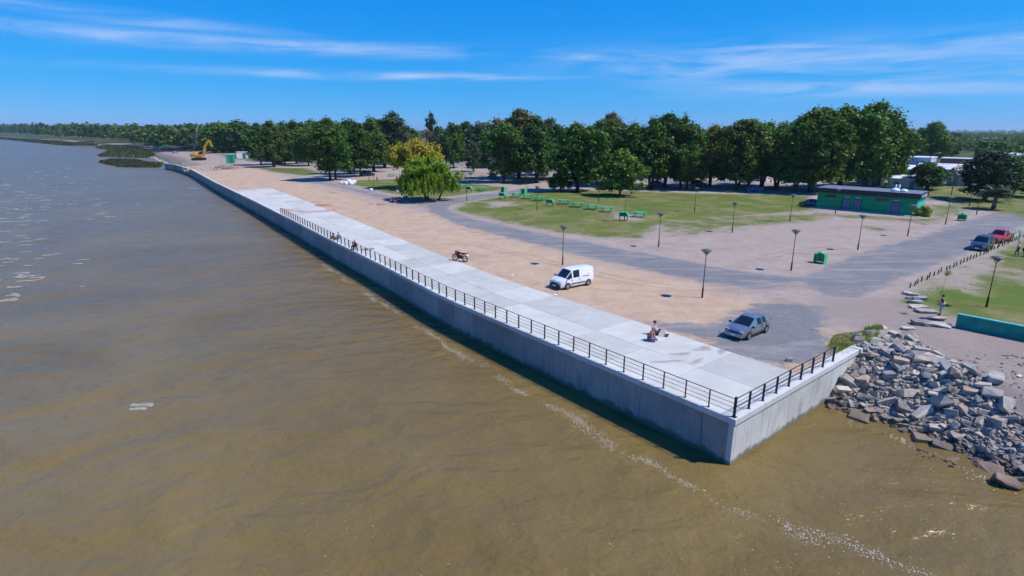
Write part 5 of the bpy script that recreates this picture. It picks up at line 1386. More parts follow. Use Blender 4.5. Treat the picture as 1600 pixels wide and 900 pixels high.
pk = car('pickup_truck', 'red pickup truck parked behind the dark off-road car', 'pickup', P(1560, 377.5), rd-.12, pick, (1.45, -1.55), paint('red', (0.50, 0.03, 0.045)), [5], [2], [(3, 4)], wr=.36, zb=.34)
MB().box((-1.8, 0, 1.012), (1.3, 1.45, .03)).build('load_bed', M_BLACKP, pk)
# cars under the trees and on the street
def simple(x, y, rz, st, col, lab, nm='parked_car', cat='car', wr=.31):
    car(nm, lab, cat, P(x, y), rz, st, (1.25, -1.25), paint('c%d%d%d' % tuple(int(c*99) for c in col), col), [7] if st is hatch else [6], [1], [(3, 4), (5, 6)] if st is hatch else [(2, 3), (4, 5)], wr=wr, group='cars parked beyond the lawns')
simple(575, 275, .2, suv, (.012, .014, .02), 'black off-road car parked in shade right of the white bags', 'off_road_car')
simple(474, 254, 2.9, suv, (.02, .04, .10), 'dark blue car parked under the left grove', 'off_road_car')
simple(435, 256, .1, hatch, (.30, .04, .03), 'red car parked behind the trunks of the left grove')
simple(492, 256, 3.0, hatch, (.5, .5, .5), 'light car parked right of the dark blue car in the left grove')
simple(1178, 299, -.3, hatch, (.02, .07, .30), 'bright blue car parked in shade left of the green building')
simple(772, 280, -.2, hatch, (.015, .04, .20), 'blue car parked in tree shade behind the lane end')
simple(742, 254.5, -.5, hatch, (.75, .76, .78), 'white car on the street below the dark navy house')
simple(711, 254, -.5, hatch, (.72, .74, .76), 'white car on the street left of the dark navy house')
simple(1028, 290, -.5, hatch, (.05, .10, .25), 'dark blue car on the street behind the park row')
simple(1192, 280, -.5, hatch, (.66, .66, .68), 'pale car by the house with light blue roof')
simple(1092, 291, -.5, suv, (.03, .05, .05), 'dark green car on the street behind the park row', 'off_road_car')
simple(1265, 322, 2.6, hatch, (.06, .08, .12), 'dark car in shade against the left end of the green building')
simple(628, 255, -.5, hatch, (.70, .72, .74), 'white car seen through the gap left of the yellow tree')
# ---- motorcycle
M_MRED = mat('motorcycle_red', (0.16, 0.018, 0.018), .3, .1, coat=.4)
M_CHROME = mat('chrome', (0.6, 0.6, 0.62), .2, .05, metal=.9)
def motorcycle(name, label, loc, rz, cm):
    o = empty(name, loc, rz, label, 'motorcycle')
    for x, nm in ((.64, 'front'), (-.62, 'rear')):
        w_ = MB(); 
        pts = [(x+.29*math.cos(2*PI*t/20), 0, .31+.29*math.sin(2*PI*t/20)) for t in range(21)]; w_.tube(pts, .055, 6, False).build('wheel', M_TYRE, o)
        sp = MB()
        for t in range(6): sp.bar((x, 0, .31), (x+.27*math.cos(PI*t/3), 0, .31+.27*math.sin(PI*t/3)), .018)
        sp.lathe((x, 0, .31), [(.07, -.05), (.07, .05)], 10, True, 'Y'); sp.build('spokes', M_CHROME, o)
    MB().box((.0, 0, .45), (.5, .26, .34), taper=.8).build('engine', M_BLACKP, o, .04)
    MB().sphere((.16, 0, .82), (.30, .15, .15), 12, 6).build('fuel_tank', cm, o)
    MB().box((-.38, 0, .82), (.75, .26, .10)).build('seat', M_BLACKP, o, .04)
    MB().prism_xz([(-.95, .88), (-.35, .62), (-.30, .76), (-.90, .95)], -.12, .12).build('tail_fairing', cm, o, .02)
    MB().prism_xz([(.18, .55), (.42, .50), (.52, .95), (.36, .98)], -.18, .18).build('leg_shield', cm, o, .02)
    MB().tube([(.64, .08, .31), (.46, .08, .95)], .028, 6).tube([(.64, -.08, .31), (.46, -.08, .95)], .028, 6).build('fork', M_CHROME, o)
    MB().tube([(.30, .36, 1.06), (.42, .18, 1.02), (.44, 0, 1.0), (.42, -.18, 1.02), (.30, -.36, 1.06)], .018, 6).build('handlebar', M_BLACKP, o)
    MB().sphere((.55, 0, .92), (.09, .10, .10), 10, 6).build('headlight', M_LENS, o)
    MB().tube([(.1, -.16, .32), (-.3, -.18, .30), (-.85, -.19, .38)], [.03, .05, .055], 8).build('exhaust', M_CHROME, o)
    MB().box((-.99, 0, .70), (.03, .18, .16)).build('number_plate', M_WHITE, o)
    MB().prism_xz([(.40, .60), (.90, .56), (.92, .62), (.64, .68), (.42, .66)], -.07, .07).build('mudguard', cm, o, .01)
    MB().bar((.0, .12, .35), (.05, .30, .0), .025).build('kickstand', M_BLACKP, o)
    return o
mc = motorcycle('motorcycle', 'dark red motorcycle parked at the land edge of the promenade', P(719, 408), 2.55, M_MRED); mc.scale = (1.2,)*3
# ---- bicycles lying on the deck
def bicycle(name, label, loc, rz, cm, lying=True):
    o = empty(name, loc, rz, label, 'bicycle')
    for x in (.52, -.52):
        MB().tube([(x+.33*math.cos(2*PI*t/22), 0, .33*math.sin(2*PI*t/22)) for t in range(23)], .022, 5, False).build('wheel', M_TYRE, o)
        s_ = MB()
        for t in range(6): s_.bar((x, 0, 0), (x+.31*math.cos(PI*t/3), 0, .31*math.sin(PI*t/3)), .008)
        s_.build('spokes', M_CHROME, o)
    f = MB()
    for a, b_ in (((-.52, 0, 0), (-.1, 0, -.03)), ((-.52, 0, 0), (-.2, 0, .48)), ((-.1, 0, -.03), (-.22, 0, .52)), ((-.1, 0, -.03), (.36, 0, .45)), ((-.2, 0, .46), (.36, 0, .5)), ((.52, 0, 0), (.34, 0, .58))): f.tube([a, b_], .02, 6)
    f.build('frame', cm, o)
    MB().tube([(.2, .28, .66), (.33, .2, .64), (.34, 0, .60), (.33, -.2, .64), (.2, -.28, .66)], .014, 5).build('handlebar', M_BLACKP, o)
    MB().box((-.24, 0, .57), (.26, .13, .06)).build('saddle', M_BLACKP, o, .02)
    MB().bar((-.1, -.14, -.15), (-.1, .14, .09), .025).build('pedals', M_BLACKP, o)
    if lying: o.rotation_euler = (math.radians(82), 0, rz); o.location.z += .12
    return o
bicycle('bicycle', 'bicycle lying on its side on the deck right of the person in pink', P(575, 391) + Vector((0, 0, .05)), .4, mat('bike_red', (.22, .05, .05), .4, .1))
bicycle('bicycle', 'bicycle lying beside the railing between the two distant seated people', P(522, 375) + Vector((0, 0, .05)), 2.3, mat('bike_brown', (.25, .11, .07), .4, .1))
# ---- excavator
M_YEL = mat('machine_yellow', (0.62, 0.33, 0.015), .5, .15, 1.5)
ex = empty('excavator', P(311, 250.5), .12, 'yellow excavator with raised arm at the far end of the wall', 'excavator')
for s_ in (-1, 1):
    MB().prism_xz([(-2.4, .35), (-2.0, 0), (2.0, 0), (2.4, .35), (2.4, .65), (2.0, 1.0), (-2.0, 1.0), (-2.4, .65)], s_*1.3-.35, s_*1.3+.35).build('track', M_BLACKP, ex, .05)
MB().box((0, 0, .95), (1.6, 2.0, .5)).build('undercarriage', M_BLACKP, ex)
MB().box((-1.6, 0, 2.0), (2.2, 2.8, 1.5)).build('counterweight', M_YEL, ex, .12)
MB().box((.6, 0, 1.75), (2.4, 2.6, 1.0)).build('platform', M_YEL, ex, .06)
cb = MB().box((.9, .8, 2.9), (1.6, 1.1, 1.7), taper=.9).build('cab', M_YEL, ex, .05)
MB().box((1.1, .8, 3.0), (1.55, 1.14, 1.0), taper=.92).build('cab_glass', M_CGLASS, cb, .02)
MB().prism_xz([(1.6, 1.9), (2.2, 1.9), (3.4, 5.2), (5.2, 7.6), (4.6, 8.0), (2.6, 5.6)], -.35, .15).build('boom', M_YEL, ex, .04)
MB().prism_xz([(4.4, 8.2), (5.3, 8.0), (6.2, 5.2), (5.8, 5.1)], -.3, .1).build('stick', M_YEL, ex, .03)
MB().prism_xz([(5.6, 5.2), (6.4, 5.3), (6.6, 4.4), (6.0, 3.9), (5.3, 4.2)], -.55, .35).build('bucket', M_BLACKP, ex, .04)
MB().tube([(1.9, -.1, 2.2), (3.6, -.1, 4.6)], .10, 6).build('ram', M_CHROME, ex)
ex.scale = (1.25,)*3
# lattice crane jib behind it
cr0 = empty('lattice_crane', P(303, 245), .2, 'thin grey lattice jib leaning up behind the excavator', 'crane'); M_STEEL = mat('grey_steel', (.28, .30, .32), .6, .2)
jl = 21; jx = 5.5
for a, b_ in ((-.5, -.5), (.5, -.5), (.5, .5), (-.5, .5)): MB().tube([(a, b_, 1.5), (jx+a*.3, b_*.3, jl)], .04, 4).build('chord', M_STEEL, cr0)
lc = MB()
for i in range(14):
    t, t2 = i/14, (i+1)/14; k_ = 1-.7*t; k2 = 1-.7*t2
    lc.bar((jx*t-.5*k_, -.5*k_, 1.5+(jl-1.5)*t), (jx*t2+.5*k2, -.5*k2, 1.5+(jl-1.5)*t2), .025); lc.bar((jx*t+.5*k_, .5*k_, 1.5+(jl-1.5)*t), (jx*t2-.5*k2, .5*k2, 1.5+(jl-1.5)*t2), .025)
lc.build('lacing', M_STEEL, cr0); MB().box((0, 0, .9), (3.2, 2.4, 1.8)).build('cabin', M_STEEL, cr0, .05)
# ---- site huts and stores at the far end
M_HUT = mat('hut_green', (0.02, 0.33, 0.20), .6, .15); M_HUTR = mat('hut_roof', (.50, .62, .70), .5, .1)
def hut(x, y, w, d, h, m, lab, rz=.3, cat='hut', roofm=None):
    o = empty('site_hut', P(x, y), rz, lab, cat); MB().box((0, 0, h/2), (w, d, h)).build('wall', m, o, .02); MB().box((0, 0, h+.08), (w+.3, d+.3, .16)).build('roof', roofm or M_HUTR, o, .02)
    dr = MB().box((w*.15, -d/2-.02, h*.42), (w*.3, .06, h*.8)).build('door', M_DGREEN, o); MB().box((w*.25, -d/2-.07, h*.42), (.08, .05, .15)).build('handle', M_WHITE, dr)
hut(361, 255, 3.4, 3.0, 4.0, M_HUT, 'small green site hut with pale roof beside the rubble heap')
hut(379, 247.5, 5.5, 3.2, 3.4, mat('hut_white', (.66, .64, .70), .6, .1), 'white site cabin right of the green site hut', .5, roofm=M_WHITE)
hut(366, 246, 4.5, 2.5, 1.8, M_WHITE, 'low white covered stack behind the green site hut', .2, cat='stack')
hut(255, 229, 10, 6, 6.5, M_HUT, 'larger green tent shaped hut on the far shore', .4, roofm=M_HUT)
hut(228, 223.5, 12, 7, 7.5, mat('hut_teal', (.04, .30, .28), .6, .15), 'teal hut on the far shore left of the larger green hut', .4)
hut(48, 213.0, 10, 8, 6, mat('hut_dgreen', (.02, .22, .14), .6, .15), 'distant green hut at the left edge of the far shore', .4)
simple(244, 230.5, .3, hatch, (.75, .76, .78), 'white car on the far shore left of the larger green hut')
simple(210, 224.5, .3, hatch, (.70, .71, .73), 'white car on the far shore left of the teal hut')
simple(274, 240, .3, hatch, (.35, .42, .48), 'grey blue car on the far shore behind the excavator')
# rubble heap, scattered stones of the works
hp = []
for i in range(420):
    a = r_.uniform(0, 6.28); rr = abs(r_.gauss(0, .5)); c = P(352, 264); x_, y_ = c.x+7.5*rr*math.cos(a), c.y+5.5*rr*math.sin(a); d = r_.uniform(.25, .9)
    hp.append((r_.randrange(16), rnd_M(x_, y_, max(0, 1.8*(1-rr))*r_.uniform(.6, 1)+.1, d)))
merged_rocks('rubble', hp, M_ROCKS[1])
hp = []
for i in range(260):
    q = P(r_.uniform(285, 345), r_.uniform(256, 268))
    if WALL.project(q)[0] < 1: continue
    hp.append((r_.randrange(16), rnd_M(q.x, q.y, .1, r_.uniform(.2, .8))))
for i in range(200):
    t = r_.random(); q = P(lerp(215, 262, t), lerp(233, 252, t)-r_.uniform(0, 4)); hp.append((r_.randrange(16), rnd_M(q.x, q.y, max(-2.5, ground_z(q.x, q.y)), r_.uniform(.6, 1.6))))
merged_rocks('rubble', hp, M_ROCKS[0])
# white builder's bags
M_BAG = mat('white_bag', (.74, .75, .77), .7, .12, 2, bump=.4)
for i, (x, y, d, lab) in enumerate([(534, 288, 1.2, 'leftmost low white bag on the grass'), (540, 288.5, 1.4, 'second white bag from the left in the pile'), (545, 286.5, 1.7, 'tallest white bag at the back of the pile'),
                                    (549, 289, 1.5, 'white bag at the front of the pile'), (553, 287, 1.6, 'rightmost white bag of the pile'), (580, 298, .9, 'white bag alone on the grass by a lamp post'), (621, 300, .8, 'flat white bag on the grass left of the willow')]):
    bm = bmesh.new(); bmesh.ops.create_icosphere(bm, subdivisions=3, radius=1)
    for v in bm.verts:
        n = v.co.normalized(); k_ = max(abs(n.x), abs(n.y), abs(n.z)); q = n*(.55+.45/k_*.8)*(1+.10*mnoise.noise(n*2.5+Vector((i*7, 0, 0)))); v.co = Vector((q.x*d*.55, q.y*d*.5, max(-.38, q.z*.62)*d*.75+d*.27))
    me = bpy.data.meshes.new('builder_bag'); bm.to_mesh(me); bm.free(); setmat(me, M_BAG); me.polygons.foreach_set('use_smooth', [True]*len(me.polygons))
    o = link(bpy.data.objects.new('builder_bag', me)); o.location = P(x, y); o.rotation_euler = (0, 0, i*1.3); tag(o, lab, 'bag', "white builder's bags")
# orange and white barrels, orange mesh
M_ORG = mat('barrel_orange', (.62, .10, .02), .5, .15)
def barrel(x, y, lab, lying=False):
    o = empty('traffic_barrel', P(x, y), 0, lab, 'barrel', 'traffic barrels by the willow')
    for z0, z1, m, nm in ((0, .34, M_ORG, 'drum'), (.34, .58, M_WHITE, 'white_band'), (.58, .95, M_ORG, 'drum_top')): MB().lathe((0, 0, 0), [(.29, z0), (.31, (z0+z1)/2), (.28, z1)], 14).build(nm, m, o)
    if lying: o.rotation_euler = (PI/2, 0, 1.2); o.location.z = .3
barrel(612, 316, 'leftmost orange and white barrel by the willow shade'); barrel(618, 316.5, 'middle orange and white barrel by the willow shade'); barrel(624, 314.5, 'rightmost orange and white barrel by the willow shade')
barrel(631, 309.5, 'orange barrel lying at the left of the willow shadow', True)
M_NET = mat('red_mesh', (.62, .10, .07), .8, .3, 8)
for i, (x, y, n, lab) in enumerate([(503, 321.5, 40, 'red plastic netting heaped at the land edge of the promenade'), (589, 320, 30, 'red plastic netting heaped on the dirt left of the barrels')]):
    mb = MB(); c = P(x, y)
    for k_ in range(n):
        q = Vector((random.gauss(0, 1.0), random.gauss(0, .45), random.uniform(0, .35))); e_ = q + Vector((random.uniform(-1, 1), random.uniform(-.5, .5), random.uniform(-.2, .15))); e_.z = max(.02, e_.z); mb.bar(q, e_, .10, .02)
    o = mb.build('plastic_netting', M_NET, None); o.location = c; o.rotation_euler = (0, 0, -.2); tag(o, lab, 'netting')
# red tape across the deck
M_TAPE = mat('red_white_tape', (.70, .30, .28), .6, .4, 1.0)
t0, t1 = WALL.off(S_RAIL, .1, 1.0), WALL.off(S_RAIL-2, deck_w(S_RAIL)+.6, .35)
mb = MB(); prev = None
for k_ in range(13):
    t = k_/12; q = t0.lerp(t1, t) - Vector((0, 0, .55*math.sin(PI*t)))
    if prev is not None: mb.bar(prev - t0, q - t0, .012, .16)
    prev = q
o = mb.build('barrier_tape', M_TAPE); o.location = t0; tag(o, 'red and white barrier tape sagging across the promenade where the railing ends', 'tape')
# ================================================================== people
def skin_mesh(name, J, E, R, root, m, sub=1):
    keys = list(J); bm = bmesh.new(); lay = bm.verts.layers.skin.verify(); vm = {}
    for k_ in keys:
        v = bm.verts.new(J[k_]); vm[k_] = v; v[lay].radius = (R[k_], R[k_]); v[lay].use_root = (k_ == root)
    for a, b_ in E: bm.edges.new((vm[a], vm[b_]))
    me = bpy.data.meshes.new(name); bm.to_mesh(me); bm.free(); o = bpy.data.objects.new(name, me); COL.objects.link(o)
    sk = o.modifiers.new('skin', 'SKIN'); sk.use_smooth_shade = True
    sb = o.modifiers.new('sub', 'SUBSURF'); sb.levels = sub; sb.render_levels = sub
    dg = bpy.context.evaluated_depsgraph_get(); dg.update()
    out = bpy.data.meshes.new_from_object(o.evaluated_get(dg)); out.name = name
    bpy.data.objects.remove(o); bpy.data.meshes.remove(me)
    out.materials.clear(); setmat(out, m); out.polygons.foreach_set('use_smooth', [True]*len(out.polygons)); return out
def pose_joints(kind, lean=.0, arms=None):
    """joints in metres, +x forward, +y left"""
    if kind == 'stand':
        pel = Vector((0, 0, .93)); legs = {s: [Vector((0, s*.09, .90)), Vector((.03, s*.11, .49)), Vector((-.02, s*.12, .085)), Vector((.14, s*.15, .04))] for s in (1, -1)}
    elif kind == 'walk':
        pel = Vector((0, 0, .92)); legs = {s: [Vector((0, s*.09, .89)), Vector((.10*s+.06, s*.10, .48)), Vector((.16*s-.05, s*.11, .085)), Vector((.16*s+.11, s*.13, .04))] for s in (1, -1)}
    elif kind == 'sit':       # on the ground, knees up
        pel = Vector((0, 0, .13)); legs = {s: [Vector((.02, s*.10, .14)), Vector((.38, s*(.13), .42 if s > 0 else .30)), Vector((.62, s*.14, .09)), Vector((.78, s*.16, .05))] for s in (1, -1)}
    elif kind == 'cross':     # on the ground, legs crossed
        pel = Vector((0, 0, .13)); legs = {s: [Vector((.02, s*.10, .13)), Vector((.34, s*.34, .20)), Vector((.36, -s*.06, .10+.05*(s > 0))), Vector((.42, -s*.20, .08+.05*(s > 0)))] for s in (1, -1)}
    else:                     # stool
        pel = Vector((0, 0, .47)); legs = {s: [Vector((.02, s*.10, .46)), Vector((.42, s*.22, .47)), Vector((.40, s*.26, .085)), Vector((.56, s*.30, .04))] for s in (1, -1)}
    f = Vector((math.sin(lean), 0, math.cos(lean)))
    J = {'pelvis': pel, 'spine': pel+f*.20, 'chest': pel+f*.40, 'neck': pel+f*.545, 'jaw': pel+f*.60+Vector((.02, 0, 0)), 'head': pel+f*.68+Vector((.02, 0, 0)), 'crown': pel+f*.765+Vector((.005, 0, 0)), 'nose': pel+f*.655+Vector((.115, 0, 0))}
    R = {'pelvis': .135, 'spine': .125, 'chest': .14, 'neck': .055, 'jaw': .068, 'head': .088, 'crown': .060, 'nose': .016}
    E = [('pelvis', 'spine'), ('spine', 'chest'), ('chest', 'neck'), ('neck', 'jaw'), ('jaw', 'head'), ('head', 'crown'), ('head', 'nose')]
    for s, t in ((1, 'l'), (-1, 'r')):
        hip, kn, an, toe = legs[s]
        J.update({'hip'+t: hip, 'knee'+t: kn, 'ankle'+t: an, 'toe'+t: toe}); R.update({'hip'+t: .088, 'knee'+t: .058, 'ankle'+t: .040, 'toe'+t: .034})
        E += [('pelvis', 'hip'+t), ('hip'+t, 'knee'+t), ('knee'+t, 'ankle'+t), ('ankle'+t, 'toe'+t)]
        sh = J['chest'] + f*.07 + Vector((0, s*.185, 0))
        el, wr = (arms[t] if arms else (Vector((-.03, s*.26, -.28)), Vector((.06, s*.27, -.53))))
        el, wr = sh*0 + el, sh*0 + wr
        if not arms: el, wr = sh + el + Vector((0, -s*.185, 0)), sh + wr + Vector((0, -s*.185, 0))
        J.update({'sh'+t: sh, 'el'+t: el, 'wr'+t: wr}); R.update({'sh'+t: .062, 'el'+t: .043, 'wr'+t: .030})
        d = (wr-el).normalized(); pa = wr + d*.07; J['palm'+t] = pa; R['palm'+t] = .034
        E += [('chest', 'sh'+t), ('sh'+t, 'el'+t), ('el'+t, 'wr'+t), ('wr'+t, 'palm'+t)]
        sdv_ = d.cross(Vector((0, 1, 0))); sdv_ = sdv_.normalized() if sdv_.length > .1 else Vector((1, 0, 0)); nrm = d.cross(sdv_)
        for q, (of, ln) in enumerate(((-.030, .062), (-.010, .078), (.010, .074), (.030, .060))):
            a = pa + d*.035 + sdv_*of; J['f%d%s' % (q, t)] = a + d*ln*.5; J['g%d%s' % (q, t)] = a + d*ln*.9 - nrm*s*.025
            R['f%d%s' % (q, t)] = .009; R['g%d%s' % (q, t)] = .008; E += [('palm'+t, 'f%d%s' % (q, t)), ('f%d%s' % (q, t), 'g%d%s' % (q, t))]
        J['t0'+t] = wr + d*.045 + sdv_*.045; J['t1'+t] = wr + d*.09 + sdv_*.060 - nrm*s*.01; R['t0'+t] = .011; R['t1'+t] = .009; E += [('palm'+t, 't0'+t), ('t0'+t, 't1'+t)]
    return J, E, R
SKIN_T = mat('skin_tan', (.42, .235, .16), .6, .1, 8); SKIN_P = mat('skin_pink', (.55, .33, .26), .6, .1, 8)
M_HAIR = mat('hair_dark', (.018, .014, .012), .7, .2)
def cloth(n, c): return mat('cloth_'+n, c, .9, .18, 9, bump=.2)
def person(label, loc, rz, pose, top=None, bottom=None, skin=SKIN_T, lean=.0, arms=None, shorts=False, cap=None, shoes=(.02, .02, .022), scale=1.0, sub=1):
    o = empty('person', loc, rz, label, 'person'); o.scale = (scale,)*3
    J, E, R = pose_joints(pose, lean, arms)
    link(bpy.data.objects.new('body', skin_mesh('body', J, E, R, 'pelvis', skin, sub)), o)
    def sub_skin(nm, keys, edges, k_, m, root, short={}):
        j = {q: short.get(q, J[q]) for q in keys}
        link(bpy.data.objects.new(nm, skin_mesh(nm, j, edges, {q: R[q]*k_+.006 for q in keys}, root, m, 1)), o)
    if top is not None:
        ks = ['pelvis', 'spine', 'chest', 'shl', 'shr', 'ell', 'elr']; J2 = {'ell': J['shl'].lerp(J['ell'], .75), 'elr': J['shr'].lerp(J['elr'], .75), 'pelvis': J['pelvis'].lerp(J['spine'], .25)}
        sub_skin('shirt', ks, [('pelvis', 'spine'), ('spine', 'chest'), ('chest', 'shl'), ('chest', 'shr'), ('shl', 'ell'), ('shr', 'elr')], 1.13, top, 'pelvis', J2)
    if bottom is not None:
        ks = ['pelvis', 'hipl', 'hipr', 'kneel', 'kneer'] + ([] if shorts else ['anklel', 'ankler'])
        ed = [('pelvis', 'hipl'), ('pelvis', 'hipr'), ('hipl', 'kneel'), ('hipr', 'kneer')] + ([] if shorts else [('kneel', 'anklel'), ('kneer', 'ankler')])
        sub_skin('shorts' if shorts else 'trousers', ks, ed, 1.16, bottom, 'pelvis', {'kneel': J['hipl'].lerp(J['kneel'], .85), 'kneer': J['hipr'].lerp(J['kneer'], .85)} if shorts else {})
    c = (J['head']+J['crown'])/2 + Vector((-.018, 0, .012))
    MB().sphere(c, (.108, .096, .098), 12, 7).build('cap' if cap else 'hair', cap or M_HAIR, o)
    if cap: MB().box(c + Vector((.12, 0, -.005)), (.12, .14, .015)).build('cap_peak', cap, o, .004)
    for s in (1, -1):
        MB().sphere(J['head'] + Vector((.082, s*.034, -.012)), .012, 6, 4).build('eye', M_BLACKP, o)
        MB().sphere(J['head'] + Vector((-.005, s*.092, -.02)), (.022, .012, .03), 6, 4).build('ear', skin, o)
    MB().box(J['jaw'] + Vector((.068, 0, .005)), (.012, .045, .010)).build('mouth', mat('lips', (.30, .10, .09), .5), o)
    for t in 'lr':
        d = (J['toe'+t]-J['ankle'+t]); a = math.atan2(d.y, d.x)
        MB().box((J['ankle'+t].lerp(J['toe'+t], .55)) + Vector((0, 0, -.005)), (.25, .095, .08), a).build('shoe', mat('shoe_%d' % int(shoes[0]*99), shoes, .7), o, .025)
    return o
DZ = .05
def face(px0, py0, px1, py1): return head(P(px0, py0), P(px1, py1))
person('seated person in orange shirt and grey cap on the promenade', P(1014.5, 533)+Vector((0, 0, DZ)), face(1016, 532, 1040, 533), 'cross', cloth('orange', (.62, .14, .05)), cloth('violet', (.16, .13, .24)), SKIN_T, lean=.25, cap=cloth('greycap', (.28, .30, .30)), scale=1.16, sub=2)
person('shirtless seated person with dark hair and knees raised on the promenade', P(1024, 523.5)+Vector((0, 0, DZ)), face(1024, 524, 1044, 527), 'sit', None, cloth('slate', (.07, .09, .10)), SKIN_P, lean=-.12, shorts=True, scale=1.16, sub=2)
person('distant seated person in dark green beside the railing, left of the pair', P(519, 374.5)+Vector((0, 0, DZ)), .2, 'sit', cloth('darkgreen', (.03, .06, .04)), cloth('tan', (.30, .16, .10)), lean=.2)
person('distant seated person in dark green leaning forward, right of the pair', P(532, 373)+Vector((0, 0, DZ)), 3.4, 'sit', cloth('darkgreen2', (.025, .055, .045)), cloth('skyblue', (.30, .50, .60)), lean=.35)
pr_loc = P(556, 391)+Vector((0, 0, DZ))
person('person in pink red top and black trousers sitting at the railing', pr_loc, -2.3, 'stool', cloth('pinkred', (.50, .07, .11)), cloth('black', (.014, .016, .017)), SKIN_P, lean=.1, cap=cloth('pinkcap', (.62, .36, .38)), scale=1.1)
stl = empty('camp_stool', pr_loc, -2.3, 'black camp stool under the person in pink at the railing', 'stool')
MB().box((0, 0, .375), (.36, .40, .04)).build('seat', M_BLACKP, stl, .01)
for a in (-.15, .15):
    for b_ in (-.17, .17): MB().bar((a, b_, .36), (a*1.2, b_*1.2, .0), .03).build('leg', M_BLACKP, stl)
# man on the flat stone with a long pole
mp_ = P(1467, 499) + Vector((0, 0, .36)); mz = 2.6
person('man in navy top and pale shorts standing on a flat stone with a long pole', mp_, mz, 'stand', cloth('navy', (.022, .03, .055)), cloth('palegrey', (.46, .46, .48)), SKIN_T, lean=.05, shorts=True,
       arms={'l': (Vector((.10, .27, 1.14)), Vector((.30, .16, 1.18))), 'r': (Vector((.02, -.30, 1.14)), Vector((.20, -.22, 1.22)))}, sub=2)
hw = mp_ + Matrix.Rotation(mz, 3, 'Z') @ Vector((.24, -.22, 1.22))
pole = empty('long_pole', hw, 0, 'thin long pole with straw coloured tuft held by the standing man', 'pole')
pd = Vector((.62, .55, 1.55)); 
MB().tube([-pd*.25, pd*.5, pd*1.25], [.016, .014, .010], 6).build('shaft', mat('pole_wood', (.16, .11, .07), .7), pole)
tf = MB()
for k_ in range(60):
    d = (pd.normalized()*.6 + Vector((random.gauss(0, .35), random.gauss(0, .35), random.gauss(0, .25)))).normalized(); tf.bar(pd*1.2, pd*1.2 + d*random.uniform(.3, .62), .022, .01)
tf.build('tuft', mat('straw', (.36, .30, .11), .9, .3), pole)
vb = P(1478.5, 489) + Vector((0, 0, 0)); 
bg = empty('rucksack', mp_ + Vector((.30, .28, .80)), .6, 'lime yellow bag slung on the back of the man with the pole', 'bag')
MB().sphere((0, 0, .12), (.13, .16, .22), 10, 7).build('pouch', cloth('lime', (.55, .70, .06)), bg); MB().tube([(-.02, .1, .30), (-.16, .06, .42), (-.26, .02, .46)], .015, 5).build('strap', cloth('lime', (.55, .70, .06)), bg)
person('person in white and grey top with blue jeans on the right lawn', P(1588.5, 399), 2.4, 'walk', cloth('white', (.62, .63, .68)), cloth('jeans', (.05, .08, .17)), SKIN_T, cap=cloth('greyhat', (.35, .36, .36)))
person('person in yellow top and black shorts cut by the right edge', P(1598.5, 401), 2.8, 'stand', cloth('mustard', (.42, .38, .05)), cloth('black2', (.015, .015, .017)), SKIN_P, shorts=True)
for x, y, rz_, a, b_, lab in [(620, 284, 1.0, (.10, .05, .05), (.03, .03, .04), 'left of two distant people standing left of the willow'), (624.5, 284, 2.0, (.16, .08, .07), (.04, .03, .03), 'right of two distant people standing left of the willow'),
                              (577, 284, .4, (.55, .50, .46), (.30, .20, .16), 'distant person in pale top in front of the black off-road car'), (589.5, 283.5, 2.8, (.30, .12, .08), (.18, .09, .07), 'distant person in brown beside the black off-road car')]:
    person(lab, P(x, y), rz_, 'stand', cloth('t%d%d' % (int(a[0]*99), int(a[1]*99)), a), cloth('b%d%d' % (int(b_[0]*99), int(b_[1]*99)), b_))
# ---- litter and drain lids
for i, (x, y, s_, c, lab) in enumerate([(1592, 588, .35, (.75, .78, .82), 'crumpled white litter on the earth at the right edge'), (867, 461, .35, (.80, .81, .83), 'white scrap lying on the dirt in front of the van'), (801, 430, .25, (.75, .73, .70), 'small pale scrap on the dirt left of the van')]):
    bm = bmesh.new(); bmesh.ops.create_icosphere(bm, subdivisions=2, radius=s_*.5)
    for v in bm.verts: v.co *= 1+.5*mnoise.noise(v.co*6+Vector((i*3, 1, 2))); v.co.z = v.co.z*.35+s_*.12
    me = bpy.data.meshes.new('litter'); bm.to_mesh(me); bm.free(); setmat(me, mat('litter_%d' % i, c, .6)); o = link(bpy.data.objects.new('litter', me)); o.location = P(x, y); tag(o, lab, 'litter')
# ================================================================== foam on the river
def foam_flecks(name, C, size, m):
    n = len(C); a = RNG.uniform(0, 6.28, n); s = size*RNG.uniform(.4, 1.5, n)
    t = np.stack([np.cos(a), np.sin(a), 0*a], 1)*s[:, None]; b = np.stack([-np.sin(a), np.cos(a), 0*a], 1)*(s*RNG.uniform(.35, .8, n))[:, None]
    C = np.concatenate([C, np.full((n, 1), WZ)], 1) + np.stack([0*a, 0*a, RNG.uniform(.012, .03, n)], 1)
    return np.stack([C-t, C-b, C+t*.9, C+b], 1)
M_FOAM = mat('foam_white', (.60, .56, .47), .8, .15, 6); M_FOAM.node_tree.nodes['Principled BSDF'].inputs['Alpha'].default_value = .7
Q = []
fl = Line([P(x, y, WZ) for x, y in [(505, 412), (545, 440), (620, 490), (700, 541), (800, 602), (860, 636), (920, 669), (976, 705), (1025, 731), (1085, 769), (1130, 789), (1180, 803), (1250, 830), (1350, 865), (1400, 882), (1450, 902), (1500, 925)]])
s_ = 0.0; pts = []
ph = RNG.uniform(0, 6, 5)
